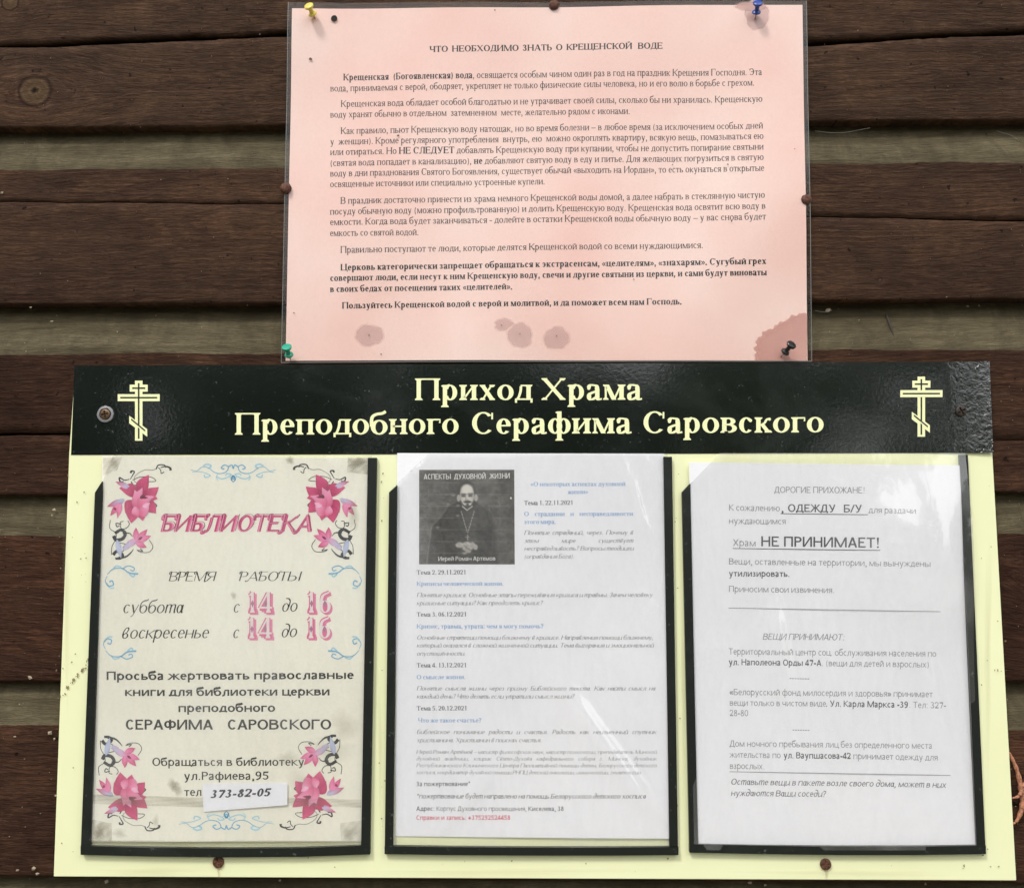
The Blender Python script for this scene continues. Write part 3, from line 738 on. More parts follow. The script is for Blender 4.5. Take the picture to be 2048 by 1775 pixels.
def reflection_wood():
    r_ = np.random.default_rng(5); V, F = [], []
    az = -84.5
    while az < 78:
        if 22 < az < 44: az += 4; continue                 # gap left so the header's right end reflects bright sky
        d = 7.0+r_.uniform(0, 3.5); h = r_.uniform(3.2, 5.2); rx = r_.uniform(.9, 1.5)
        cx, cy = d*math.sin(R(az)), -d*math.cos(R(az)); n_ = 900
        a = r_.uniform(0, 2*math.pi, n_); u = r_.uniform(-1, 1, n_); q = r_.uniform(.55, 1.05, n_)
        x = cx+rx*q*np.sqrt(1-u*u)*np.cos(a); y = cy+rx*q*np.sqrt(1-u*u)*np.sin(a); z = h*.5+h*.5*u*q
        for i in range(n_):
            c_ = Vector((x[i], y[i], max(.1, z[i]))); e1 = Vector(r_.normal(size=3)).normalized()*.16; e2 = e1.orthogonal().normalized()*.10; k = len(V)
            V.extend([tuple(c_-e1), tuple(c_+e2), tuple(c_+e1), tuple(c_-e2)]); F.append((k, k+1, k+2, k+3))
        az += 7.5
    me = mesh_from('reflection_wood', V, F)
    m, n, l, b = mat('reflection_leaves', (.045, .07, .025), .7)
    t = tnoise(n, l, .8, 3, .6, objco(n)); l.new(ramp(n, l, t.outputs[0], [(.3, (.03, .05, .018)), (.7, (.075, .10, .035))]).outputs[0], b.inputs['Base Color'])
    return tag(link('reflection_wood', me, m), 'dark green bushes and trees added unseen behind the camera to shape reflections', 'wood', kind='stuff')
reflection_wood()

# ------------------------------------------------------------------ the parish board
YB = -.0055                              # front of the panel
BOARD = empty('notice_board', P(1041, 1240, 0)); BO = BOARD
tag(BOARD, 'cream and black church notice board with three plastic pockets, fixed to the plank wall', 'notice board')
flat = lambda y0: sheet_fn(y0, lambda x, z: 0*x)
board_warp = lambda x, z: 0*x
def slab(name, quad, yf, th, material, parent, bevel=.0004):
    p = [P(*q, yf) for q in quad]; bm = bmesh.new()
    a = [bm.verts.new(v) for v in p]; b_ = [bm.verts.new(v+Vector((0, th, 0))) for v in p]
    bm.faces.new(a[::-1]); bm.faces.new(b_); n_ = len(p)
    for i in range(n_): bm.faces.new((a[i], a[(i+1) % n_], b_[(i+1) % n_], b_[i]))
    bmesh.ops.recalc_face_normals(bm, faces=bm.faces)
    if bevel: bmesh.ops.bevel(bm, geom=list(bm.edges), offset=bevel, segments=2, affect='EDGES')
    me = bpy.data.meshes.new(name); bm.to_mesh(me); bm.free()
    return link(name, me, material, parent)
slab('panel', [(150, 734), (1976, 726), (1985, 905), (2033, 1760), (107, 1752), (138, 908)], YB, .0045, M_CREAM, BO)
# black header vinyl, its right end lifted a little so that it catches the sky
hwarp = lambda x, z: .0022*np.clip((x-.30)/.075, 0, 1)**2
hd = sheet_grid('header_strip', [(149, 731), (1977, 723), (1984, 905.5), (142, 909.5)], sheet_fn(YB-.0003, hwarp), 0, 60, 8, M_HEAD, BO, thick=.0003)
cream = s2l(240, 243, 190)
HS = sheet_fn(YB-.0003, hwarp)
p = Print()
p.text(('Приход', TTL), 829, 1066, 800, 799.5, 65, cream, just=False); p.text(('Храма', TTL), 1080, 1285, 799.5, 799, 65, cream, just=False)
p.build('title_lettering', HS, BO, M_VINYLINK)
p = Print()
p.text(('Преподобного', TTL), 469, 919, 869, 867.5, 65, cream, just=False); p.text(('Серафима', TTL), 940, 1264, 867.5, 866, 65, cream, just=False)
p.text(('Саровского', TTL), 1283, 1649, 866, 864, 65, cream, just=False)
p.build('title_lettering', HS, BO, M_VINYLINK)
def cross(x, y, k=1.0):
    p = Print(); dk = (.011, .014, .012)
    X_ = lambda u: x+u*k; Y_ = lambda v: y+v*k
    def bx(a, b_, c_, d, col, lay): p.poly([(X_(a), Y_(b_)), (X_(c_), Y_(b_)), (X_(c_), Y_(d)), (X_(a), Y_(d))], col, lay)
    bx(-7.5, 0, 7.5, 120, cream, 0); bx(-18, 8, 18, 22, cream, .2); bx(-42, 27, 42, 41, cream, .4)
    p.poly([(X_(-19), Y_(70)), (X_(17), Y_(97)), (X_(17), Y_(112)), (X_(-19), Y_(85))], cream, .6)
    bx(-1.6, 5, 1.6, 116, dk, 1.0); bx(-13, 13.4, 13, 16.6, dk, 1.1); bx(-37, 32.4, 37, 35.6, dk, 1.2)
    p.poly([(X_(-15.5), Y_(76)), (X_(13.5), Y_(97.7)), (X_(13.5), Y_(105.5)), (X_(-15.5), Y_(83.5-2))], cream, 1.3)
    p.poly([(X_(-15), Y_(75.3)), (X_(13), Y_(98.5)), (X_(13), Y_(102)), (X_(-15), Y_(79.2))], dk, 1.4)
    return p.build('cross_emblem', HS, BO, M_VINYLINK)
cross(277.5, 761); cross(1842.5, 753)

# pockets: three black taped edges each, a sheet of film in front
def tape(quad, y=YB-.0036): return slab('edge_tape', quad, y, .0034, M_TAPE, BO, .00015)
def bent_tape(pts, w, y=YB-.0039):        # bottom tape sags a little
    A = [(a, b_) for a, b_ in pts]; return slab('edge_tape', A+[(a, b_+w) for a, b_ in A[::-1]], y, .0037, M_TAPE, BO, .0001)
tape([(189.5, 985), (204, 962), (204.5, 985), (180.5, 1692), (161.5, 1692)])
tape([(735.5, 915), (753.5, 915), (740, 1692), (722, 1692)])
bent_tape([(161, 1691), (300, 1694.5), (450, 1696), (600, 1695), (740, 1690)], 17.5)
tape([(778, 984), (794, 970), (794, 985), (786, 1692), (769.5, 1692)])
tape([(1327, 913), (1344, 913), (1356, 1692), (1339, 1692)])
bent_tape([(769, 1691), (900, 1693), (1060, 1694), (1220, 1694), (1357, 1693)], 16)
tape([(1364, 984), (1381, 966), (1381, 984), (1396, 1689), (1379, 1689)])
tape([(1920, 909), (1936, 909), (1971, 1691), (1954, 1691)])
bent_tape([(1379, 1687), (1520, 1690), (1680, 1692), (1830, 1692), (1972, 1690)], 17)

def pocket_film(quad, y0, warp, cut, n=90, m=120):
    # the upper left corner is cut off slantwise: cut=(x,y)->(x,y) line
    (ax, ay), (bx_, by) = cut
    def edge(p_, uu, vv):
        x, y = p_[..., 0], p_[..., 1]
        lim = ay+(x-ax)*(by-ay)/(bx_-ax)
        y2 = np.where(x < bx_, np.maximum(y, lim), y)
        return np.stack([x, y2], -1)
    return sheet_grid('film', quad, sheet_fn(y0, warp), 0, n, m, M_FILM, BO, 0, True, edge)
YS = YB-.0012
def loc(px, py):
    q = P(px, py, YS); return q.x, q.z
def gauss(x, z, c_, sx, sz): return np.exp(-((x-c_[0])/sx)**2-((z-c_[1])/sz)**2)
g1, g2, g3 = loc(300, 1320), loc(1060, 1300), loc(1660, 1300)
def crease(x, z, a, b_, w, amp):
    a, b_ = np.array(loc(*a)), np.array(loc(*b_)); d = b_-a; L_ = np.hypot(*d); d /= L_
    t_ = (x-a[0])*d[0]+(z-a[1])*d[1]; s_ = -(x-a[0])*d[1]+(z-a[1])*d[0]
    m_ = np.clip(t_/L_*4, 0, 1)*np.clip((1-t_/L_)*4, 0, 1)
    return amp*m_*np.exp(-(s_/w)**2)
w1 = lambda x, z: .0012*gauss(x, z, loc(450, 1300), .09, .13)+.00035*np.sin(x*55+z*38)+crease(x, z, (330, 1100), (260, 1290), .0022, .0009)+crease(x, z, (300, 1210), (215, 1330), .002, .0008)+crease(x, z, (500, 1440), (470, 1700), .006, .0016)+crease(x, z, (420, 1320), (560, 1680), .008, .0020)+crease(x, z, (640, 1200), (700, 1450), .006, .0016)
w2 = lambda x, z: .0022*gauss(x, z, loc(1060, 1350), .09, .14)+.0003*np.sin(x*47-z*29)+crease(x, z, (1240, 905), (1310, 1100), .0022, .0011)+crease(x, z, (1258, 905), (1290, 1090), .0018, .0009)+crease(x, z, (1265, 1165), (1325, 1230), .0018, .001)+crease(x, z, (1290, 910), (1325, 980), .002, .001)+crease(x, z, (1100, 1330), (1330, 1660), .008, .0036)+crease(x, z, (1000, 1500), (830, 1680), .008, .0034)+crease(x, z, (1090, 1310), (1125, 1440), .004, .0012)
w3 = lambda x, z: .0026*gauss(x, z, loc(1680, 1400), .09, .16)+.013*gauss(x, z, loc(1868, 1085), .046, .058)+.0003*np.sin(x*37+z*31)+crease(x, z, (1850, 1300), (1890, 1500), .006, .0018)+crease(x, z, (1540, 1180), (1580, 1420), .006, .0016)+crease(x, z, (1430, 1300), (1450, 1600), .006, .0018)+.0010*gauss(x, z, loc(1420, 1610), .02, .05)
pocket_film([(206, 908), (744, 911), (730, 1700), (172, 1700)], YS-.0014, w1, ((196, 985), (226, 908)))
pocket_film([(786, 906), (1335, 906), (1348, 1700), (778, 1700)], YS-.0014, w2, ((783, 978), (858, 906)))
pocket_film([(1372, 905), (1928, 906), (1962, 1698), (1388, 1698)], YS-.0014, w3, ((1370, 978), (1440, 905)))
M_GRIME = ink_mat('grime', alpha=True)
p = Print(); dirt = (.20, .15, .08)
for k in range(26):                        # drips and specks left on the cream panel and the left tape
    u = k/25; p.blob(118+u*72+random.uniform(-3, 3), 1398-u*92+random.uniform(-4, 4), random.uniform(.8, 3.2), random.uniform(.8, 3.4), (*dirt, .8), .1*k, .2, 10, k)
for k in range(70):
    e = random.random()
    if e < .3: x_, y_ = random.uniform(112, 178), random.uniform(930, 1740)
    elif e < .55: x_, y_ = random.uniform(1948, 2015), random.uniform(930, 1740)
    elif e < .8: x_, y_ = random.uniform(120, 2010), random.uniform(1714, 1750)
    else: x_, y_ = random.choice([random.uniform(758, 770), random.uniform(1350, 1362)]), random.uniform(930, 1700)
    rr_ = random.uniform(.5, 1.9); p.blob(x_, y_, rr_, rr_*random.uniform(.7, 1.5), (*random.choice([dirt, (.10, .09, .06), (.25, .22, .13)]), .75), 3+.05*k, .2, 8, k)
for (sx_, sy_) in ((437, 1723), (1651, 1727)):
    p.blob(sx_, sy_+2, 15, 15, (.30, .16, .07, .35), 12, .1, 24, int(sx_), .8); p.blob(sx_+1, sy_+18, 3.5, 16, (.32, .18, .08, .35), 12.5, .15, 20, int(sx_)+1, .8)
for (x_, y_, w_, h_, a_) in ((133, 1200, 7, 190, .16), (1975, 1300, 9, 210, .14), (1000, 1742, 300, 8, .10), (1700, 1744, 200, 7, .12), (760, 1500, 5, 160, .14), (1366, 1400, 5, 190, .14), (300, 1741, 120, 8, .12)):
    p.blob(x_, y_, w_, h_, (.40, .36, .20, a_), 13, .2, 30, int(x_), .9)
tag(p.build('dirt_specks', flat(YB-.00075), BO, M_GRIME), kind='stuff')

# sheets inside the pockets ------------------------------------------------------------------
YP = YS-.0003
wp1 = lambda x, z: .0004*np.sin(x*21+1)+.0003*np.sin(z*17)
PS1 = sheet_fn(YP, wp1)
post = empty('library_poster', P(450, 1300, YP))
tag(post, 'floral poster with library opening hours behind plastic, leftmost sheet on the notice board', 'poster')
sheet_grid('paper', [(205, 911), (736, 915), (722.5, 1682), (180.5, 1682)], PS1, 0, 24, 32, M_POSTER, post, .00015)
BLK = (.03, .03, .03)
def T_(name, rows, sheet, parent, **kw):
    p = Print()
    for r_ in rows:
        runs, x0, x1, y0, y1, sz = r_[:6]; col = r_[6] if len(r_) > 6 else kw.get('col', BLK)
        p.text(runs, x0, x1, y0, y1, sz, col, just=kw.get('just', True), lay=kw.get('lay', 0))
    return p.build(name, sheet, parent)
pinkD, pinkL = s2l(214, 70, 130), s2l(240, 150, 185)
p = Print(); p.text(('БИБЛИОТЕКА', dict(SCC, T=158, t=86)), 320, 624, 1063, 1063, 50, s2l(205, 70, 125), just=False)
p.text(('БИБЛИОТЕКА', dict(SCC, T=62, t=26)), 322, 622, 1062.5, 1062.5, 50, s2l(236, 140, 175), lay=1.2, just=False)
p.text(('БИБЛИОТЕКА', dict(SCC, T=24, t=12)), 325, 625, 1060.5, 1060.5, 50, s2l(120, 30, 60), lay=2.4, just=False)
p.build('heading_print', PS1, post)
T_('opening_hours_print', [(('ВРЕМЯ', SCC), 337, 430, 1161.5, 1161, 28), (('РАБОТЫ', SCC), 477, 600, 1161, 1161, 28),
   (('суббота', SCR), 244, 366, 1225, 1225, 39), (('с', SCR), 465, 479, 1224, 1224, 39), (('до', SCR), 562, 594, 1222, 1222, 39),
   (('воскресенье', SCR), 242, 417, 1276, 1275, 39), (('с', SCR), 464, 478, 1275, 1275, 39), (('до', SCR), 561, 593, 1273, 1273, 39)], PS1, post, just=False)
NUM = dict(SEB, T=190, t=90, s=60, sh=110); NUI = dict(SEB, T=105, t=36, s=34, sh=44)
for (a, x0, x1, yb) in (('14', 491, 546, 1226), ('16', 609, 664, 1226), ('14', 490, 545, 1277), ('16', 608, 663, 1277)):
    p = Print(); wht = (.80, .76, .72)
    p.text((a, NUM), x0+3.5, x1+4, yb+3, yb+3, 64, s2l(226, 130, 165), just=False)
    p.text((a, NUM), x0, x1, yb, yb, 64, s2l(222, 110, 150), lay=1, just=False)
    p.text((a, NUI), x0, x1, yb-1.6, yb-1.6, 61, wht, lay=2, just=False)
    for xx in (x0+(x1-x0)*.26, x0+(x1-x0)*.74): p.poly([(xx-3.2, yb-20), (xx, yb-27), (xx+3.2, yb-20), (xx, yb-12)], s2l(170, 120, 150), 3.2)
    p.build('hour_print', PS1, post)
T_('request_print', [(('Просьба жертвовать православные', GRO), 212, 708, 1359, 1357, 24.5), (('книги для библиотеки церкви', GRO), 249, 660, 1391, 1390, 24.5),
   (('преподобного', GRO), 356, 551, 1423, 1422.5, 24.5), (('СЕРАФИМА', GRO), 250, 427, 1458, 1458, 29), (('САРОВСКОГО', GRO), 454, 663, 1458, 1458, 29)], PS1, post, just=False, col=s2l(40, 38, 36))
T_('contact_print', [(('Обращаться в библиотеку', dict(GRO, T=100, t=82, kx=1)), 304, 609, 1530.5, 1530.5, 23.5), (('ул.Рафиева,95', dict(GRO, T=100, t=82, kx=1)), 367, 539, 1558.5, 1558, 23.5),
   (('тел', dict(GRO, T=100, t=82, kx=1)), 368, 404, 1590.5, 1590.5, 23.5)], PS1, post, just=False, col=s2l(40, 38, 36))

# flowers and scrolls
def petal(p, bx_, by, tx, ty, w, c0_, c1_, lay, bend=0.0, M=None):
    b_, t_ = np.array([bx_, by], float), np.array([tx, ty], float); d = t_-b_; nn = np.array([-d[1], d[0]])/np.hypot(*d)
    K = 9; rows = []
    for i in range(K+1):
        u = i/K; c_ = b_+d*u+nn*bend*math.sin(math.pi*u)*np.hypot(*d); ww = w*.80*(math.sin(math.pi*min(1, u**.85*.97+.03))**.85)*(1-.35*u**3)*(1 if u < 1 else 0)
        rows.append([c_+nn*ww*k for k in (-1, -.5, 0, .5, 1)])
    c0_, c1_ = np.array(c0_), np.array(c1_)
    for i in range(K):
        for k in range(4):
            def cc(i_, k_):
                u = i_/K; s_ = abs(k_-2)/2; v = np.clip(u*.9+.1-.25*(1-s_)*(1-u), 0, 1)
                c_ = c0_+(c1_-c0_)*v; return tuple(np.clip(c_*(1-.28*s_*(.5+.5*math.sin(k_*7+i_*.8))), 0, 1))
            pts = [rows[i][k], rows[i][k+1], rows[i+1][k+1], rows[i+1][k]]
            cols = [cc(i, k), cc(i, k+1), cc(i+1, k+1), cc(i+1, k)]
            if M: pts = [M(*q) for q in pts]
            p.poly(pts, None, lay, cols)
DKP, MDP, LTP, LAV, BLU = s2l(150, 30, 80), s2l(212, 68, 122), s2l(240, 150, 190), s2l(192, 199, 224), s2l(120, 178, 210)
INKB = s2l(38, 40, 44)
def zz(x, y): return (x/3.012+100, y/3.012+880)
def motif(M):
    p = Print()
    def pet(a, b_, c_, d, w, c0_, c1_, lay, bend=0): 
        A, B_ = zz(a, b_), zz(c_, d); petal(p, *A, *B_, w/3.012, c0_, c1_, lay, bend, M)
    def ln(pts, w, col=INKB, lay=.5, taper=None): p.path([M(*zz(*q)) for q in pts], w/3.012, col, lay, taper)
    # main lily
    PD, PM, PL = s2l(176, 38, 92), s2l(224, 88, 136), s2l(246, 172, 204)
    for k, (bx_, by, tx, ty, w, b_) in enumerate([(530, 330, 418, 288, 50, .12), (520, 370, 455, 440, 50, .1), (545, 330, 597, 208, 50, -.08), (560, 330, 658, 282, 44, .12), (560, 380, 642, 440, 50, -.12),
                                              (565, 350, 652, 352, 36, -.1), (530, 390, 492, 500, 56, .12), (545, 390, 562, 486, 44, 0)]):
        pet(bx_, by, tx, ty, w, PD, PM, 2+k*.3, b_)
    for k, (bx_, by, tx, ty, w, b_, c0_, c1_) in enumerate([(520, 410, 512, 300, 46, .16, PM, PL), (525, 425, 560, 286, 42, -.1, PM, PL), (540, 430, 632, 338, 44, -.22, PM, PL), (530, 440, 600, 400, 40, .12, PM, PL),
                                              (512, 400, 540, 465, 30, .1, PL, PM), (545, 350, 584, 326, 15, 0, s2l(96, 20, 52), PD), (556, 345, 596, 346, 9, 0, s2l(80, 16, 44), PD), (560, 400, 606, 376, 20, .1, s2l(250, 196, 218), PL)]):
        pet(bx_, by, tx, ty, w, c0_, c1_, 4.6+k*.3, b_)
    # two smaller flowers with blue throats
    pet(450, 355, 380, 400, 22, LAV, LTP, 3); pet(440, 360, 345, 400, 22, LAV, MDP, 3.3); pet(420, 380, 365, 455, 22, LTP, MDP, 3.6); pet(430, 380, 408, 470, 20, LTP, s2l(230, 110, 155), 3.9); pet(400, 420, 385, 405, 10, DKP, DKP, 4.2)
    pet(455, 640, 545, 585, 26, LAV, LTP, 2.2); pet(520, 600, 520, 525, 24, LTP, MDP, 2.6); pet(530, 600, 590, 535, 24, LTP, MDP, 2.9); pet(530, 605, 612, 575, 24, LTP, s2l(230, 110, 155), 3.2); pet(520, 615, 585, 645, 24, LTP, MDP, 3.5); pet(535, 600, 560, 580, 9, DKP, s2l(90, 20, 50), 3.9)
    pet(440, 660, 500, 610, 22, LAV, LTP, 2.1); pet(405, 600, 430, 710, 22, s2l(190, 198, 226), LAV, .9)
    pet(480, 280, 395, 250, 18, LAV, MDP, 2.4); pet(470, 290, 420, 265, 14, LAV, LTP, 2.7)
    # dark scrolls
    ln([(640, 175), (655, 150), (690, 150), (700, 165)], 7); ln([(668, 165), (700, 158), (726, 168), (728, 182)], 12, taper=(.4, 1.3)); ln([(655, 165), (668, 180), (672, 200), (690, 190)], 5)
    ln([(600, 250), (520, 255), (515, 215), (570, 180), (620, 180), (650, 165)], 3.4, s2l(120, 120, 122)); ln([(600, 250), (640, 245), (610, 222), (545, 222), (500, 240)], 4)
    ln([(485, 235), (500, 210), (510, 190), (492, 186), (488, 198)], 10, taper=(.4, 1.2)); ln([(480, 235), (450, 240), (420, 225), (425, 250), (445, 252)], 9, taper=(.5, 1.3)); ln([(490, 250), (505, 270), (530, 270), (540, 255)], 7)
    ln([(365, 480), (362, 530), (400, 560), (395, 600), (375, 640), (372, 690)], 4); ln([(470, 485), (480, 505), (460, 530), (430, 530), (425, 495), (445, 488)], 4.5); ln([(430, 505), (400, 500), (405, 520), (418, 515)], 6)
    ln([(392, 560), (430, 540), (455, 560), (440, 592), (400, 600), (385, 575)], 22, taper=(.8, 1)); ln([(440, 560), (480, 560), (500, 580)], 10, taper=(1, .3))
    ln([(382, 690), (405, 668), (440, 690), (425, 710), (395, 712)], 20, taper=(1, .7)); ln([(415, 708), (460, 700), (490, 675), (505, 655)], 15, taper=(1, .2)); ln([(460, 625), (410, 620), (420, 670), (450, 660), (440, 640)], 4.5)
    ln([(600, 600), (622, 640), (600, 672), (555, 675), (530, 665)], 4); ln([(525, 660), (560, 668), (545, 652)], 5)
    ln([(630, 325), (625, 345), (640, 350)], 7); ln([(632, 380), (645, 395), (628, 408)], 7)
    return p.build('flower_print', PS1, post)
motif(lambda x, y: (x, y)); motif(lambda x, y: (930-x, y-1))
motif(lambda x, y: (x-23-(2588-y-1500)*.0, 2589-y)); motif(lambda x, y: (903-x, 2587-y))
def scroll_center(M, k=1.0):
    p = Print()
    for s_ in (1, -1):
        f = lambda x, y: M(s_*x, y)
        for pts, w, col, tp in [([(85, -2), (72, 0), (62, -8), (50, -6), (38, 3), (26, 6), (14, 2), (10, -8), (18, -12), (24, -6), (18, -3)], 2.6, BLU, (.3, 1)),
             ([(82, 3), (70, 2), (58, 4), (46, 10), (56, 14), (58, 8)], 2.4, s2l(150, 205, 225), (.4, 1)), ([(10, -8), (3, -12), (0, -4)], 2.6, BLU, None),
             ([(34, 12), (24, 17), (12, 14), (4, 8), (12, 6), (16, 10)], 2.2, s2l(160, 210, 228), None), ([(60, -10), (52, -14), (44, -10), (50, -4)], 3.2, s2l(165, 212, 230), None),
             ([(30, 6), (34, 14), (30, 20)], 1.8, s2l(170, 215, 230), None), ([(0, 10), (4, 18), (0, 24)], 4.0, s2l(60, 150, 190), (1, .3)), ([(0, 18), (7, 13)], 3.2, BLU, (1, .2))]:
            p.path([f(*q) for q in pts], w, col, .6, tp)
    return p.build('scroll_print', PS1, post)
scroll_center(lambda x, y: (467+x, 941+y*.95)); scroll_center(lambda x, y: (453+x*1.12, 1645-y*1.0))
def scroll_side(M):
    p = Print()
    for pts, w, col, tp in [([(0, 5), (12, -6), (30, -7), (44, 2), (62, 4)], 3.0, BLU, (.4, 1.2)), ([(30, -6), (42, -12), (54, -8), (52, -2), (46, -4)], 2.2, BLU, None),
         ([(10, -4), (18, -12), (28, -10)], 2.4, s2l(160, 210, 228), None), ([(0, 8), (-4, 18), (2, 28), (12, 26), (10, 18), (4, 20)], 2.6, BLU, (.4, 1.2)),
         ([(-2, 22), (6, 32), (14, 32)], 2.8, s2l(165, 212, 230), None), ([(44, 4), (52, 10), (56, 4)], 2.4, s2l(150, 205, 225), None)]:
        p.path([M(*q) for q in pts], w, col, .6, tp)
    return p.build('scroll_print', PS1, post)
scroll_side(lambda x, y: (215+x, 1143+y)); scroll_side(lambda x, y: (719-x, 1143+y)); scroll_side(lambda x, y: (211+x, 1305-y)); scroll_side(lambda x, y: (718-x, 1305-y))
p = Print(); gr = (.30, .26, .16)
def tintq(quad, a, c_=gr, fn=None):
    p.grid(quad, 14, 8, fn or (lambda u, v: (*c_, a*(.6+.4*math.sin(u*13+v*5)*math.sin(v*9+u*3)))), len(p.f)*.002)
tintq([(186, 1587), (412, 1594), (412, 1613), (186, 1606)], .34); tintq([(570, 1594), (722, 1598), (722, 1614), (570, 1609)], .28)
tintq([(696, 915), (736, 915), (735, 948), (694, 944)], .40); tintq([(207, 915), (246, 913), (235, 940), (206, 950)], .28); tintq([(182, 1637), (224, 1645), (224, 1680), (181, 1680)], .36); tintq([(680, 1645), (722, 1640), (722, 1680), (682, 1680)], .25)
tintq([(181, 1679), (722, 1680), (722, 1691), (180, 1690)], .5, (.35, .33, .18))
for (x_, y_, rx_, ry_, a_, sd_) in [(348, 1568, 13, 14, .42, 3), (355, 1580, 12, 10, .3, 4), (580, 920, 11, 8, .45, 5), (715, 925, 18, 12, .55, 6), (200, 1662, 13, 16, .5, 7), (575, 1515, 24, 18, .15, 8), (690, 1450, 34, 30, .15, 9), (600, 1560, 34, 22, .10, 10), (468, 1190, 6, 10, .35, 11),
     (708, 1030, 10, 38, .22, 12), (240, 1665, 18, 10, .2, 13), (660, 1500, 60, 26, .10, 14), (312, 1640, 9, 12, .2, 15), (700, 1665, 15, 14, .3, 16), (225, 925, 14, 12, .3, 17)]:
    p.blob(x_, y_, rx_, ry_, (*gr, a_), .02*sd_, .16, 26, sd_, .75)
tag(p.build('grime_stain', PS1, post, M_GRIME, 8), kind='stuff')

slip = empty('phone_slip', P(490, 1593, YP-.0008)); tag(slip, 'small white slip with a handwritten phone number, stuck on the floral poster', 'paper slip')
SL = flat(YP-.0010)
sheet_grid('paper', [(405, 1566), (575, 1564.5), (574.5, 1609), (407, 1622.5)], SL, 0, 2, 2, M_WHITE, slip, .00012)
HW = dict(SEB, T=150, t=86, s=0, it=.22, ball=0)
p = Print(); p.text(('373-82-05', HW), 419, 541, 1595, 1591, 24, s2l(52, 50, 58), just=False); p.build('handwriting', SL, slip)

# middle sheet -------------------------------------------------------------------------------
wp2 = lambda x, z: .0006*np.sin(x*18+.6)+.0003*np.sin(z*22+1)
PS2 = sheet_fn(YP, wp2)
lec = empty('lecture_notice', P(1066, 1290, YP)); tag(lec, 'white lecture programme with a dark square portrait, middle sheet on the notice board', 'notice')
sheet_grid('paper', [(794, 905.5), (1328, 907), (1339, 1676), (790, 1672)], PS2, 0, 24, 32, M_WHITE, lec, .00015)
GB, GI, BL2, GDK = s2l(96, 96, 98), s2l(132, 132, 134), s2l(134, 170, 212), s2l(110, 110, 112)
SEBm = dict(SEB, T=128, t=54)
def L2(name, rows, col, S, sz=13.2):
    p = Print()
    for (txt, x0, x1, y) in rows: p.text((txt, S) if isinstance(txt, str) else txt, x0, x1, y, y-.6, sz, col)
    return p.build(name, PS2, lec)
L2('topic_heading_print', [('«О некоторых аспектах духовной', 1061, 1251, 972), ('жизни»', 1135, 1176, 987.5)], BL2, SEBm)
for k, (d_, x0, x1, y) in enumerate([('Тема 1. 22.11.2021', 1048, 1147, 1009.5), ('Тема 2. 29.11.2021', 833, 933, 1148.5), ('Тема 3. 06.12.2021', 833, 934, 1232.5), ('Тема 4. 13.12.2021', 833, 934, 1334), ('Тема 5. 20.12.2021', 833, 935, 1420)]):
    L2('date_print', [(d_, x0, x1, y)], s2l(84, 84, 86), SEBm)
for rows in ([('О страдании и несправедливости', 1048, 1266, 1031.5), ('этого мира.', 1048, 1112, 1047.5)], [('Кризисы человеческой жизни.', 833, 1007, 1171)],
             [('Кризис, травма, утрата: чем я могу помочь?', 833, 1087, 1256)], [('О смысле жизни.', 833, 931, 1357.5)], [('Что же такое счастье?', 836, 963, 1444)]):
    L2('topic_print', rows, BL2, SEBm)
SEIm = dict(SEI, T=90, t=46)
for rows in ([('Понятие страданий, через. Почему в', 1048, 1266, 1069), ('этом мире существует', 1048, 1266, 1085), ('несправедливость? Вопросы теодицеи', 1048, 1267, 1100.5), ('(оправдания Бога).', 1048, 1148, 1116.5)],
             [('Понятие кризиса. Основные этапы переживания кризиса и травмы. Зачем человеку', 833, 1305, 1193.5), ('кризисные ситуации? Как преодолеть кризис?', 833, 1085, 1209.5)],
             [('Основные стратегии помощи ближнему в кризисе. Направления помощи ближнему,', 833, 1306, 1278.5), ('который оказался в сложной жизненной ситуации. Тема выгорания и эмоциональной', 833, 1307, 1294), ('опустошённости.', 833, 931, 1310.5)],
             [('Понятие смысла жизни через призму Библейского текста. Как найти смысл на', 833, 1310, 1380), ('каждый день? Что делать если утратили смысл жизни?', 833, 1148, 1396)],
             [('Библейское понимание радости и счастья. Радость как неизменный спутник', 833, 1312, 1467), ('христианина. Христианин в поисках счастья.', 833, 1083, 1483.5)]):
    L2('paragraph_print', rows, GI, SEIm)
L2('biography_print', [([('Иерей Роман Артёмов', SIB), (' – магистр философских наук, магистр психологии, преподаватель Минской', SEIm)], 832, 1313, 1506.5),
    ('духовной академии, клирик Свято-Духова кафедрального собора г. Минска, духовник', 832, 1313, 1520), ('Республиканского Клинического Центра Паллиативной помощи детям, Белорусского детского', 832, 1313, 1533.5),
    ('хосписа, координатор духовной помощи РНПЦ детской онкологии, иммунологии, гематологии', 832, 1281, 1547.5)], s2l(150, 150, 152), SEIm, 11.6)
L2('donation_print', [('За пожертвование*', 832, 941, 1571.5), ([('*пожертвование будет направлено на помощь ', SBI), ('Белорусского детского хосписа', SIB)], 832, 1291, 1596),
    ([('Адрес: ', SAB), ('Корпус Духовного просвещения, ', SAN), ('Киселева, 38', SAB)], 832, 1128, 1621)], GDK, SAB, 14.4)
L2('phone_print', [('Справки и запись: +375292524458', 832, 1021, 1639)], s2l(214, 100, 118), SAB, 14.4)

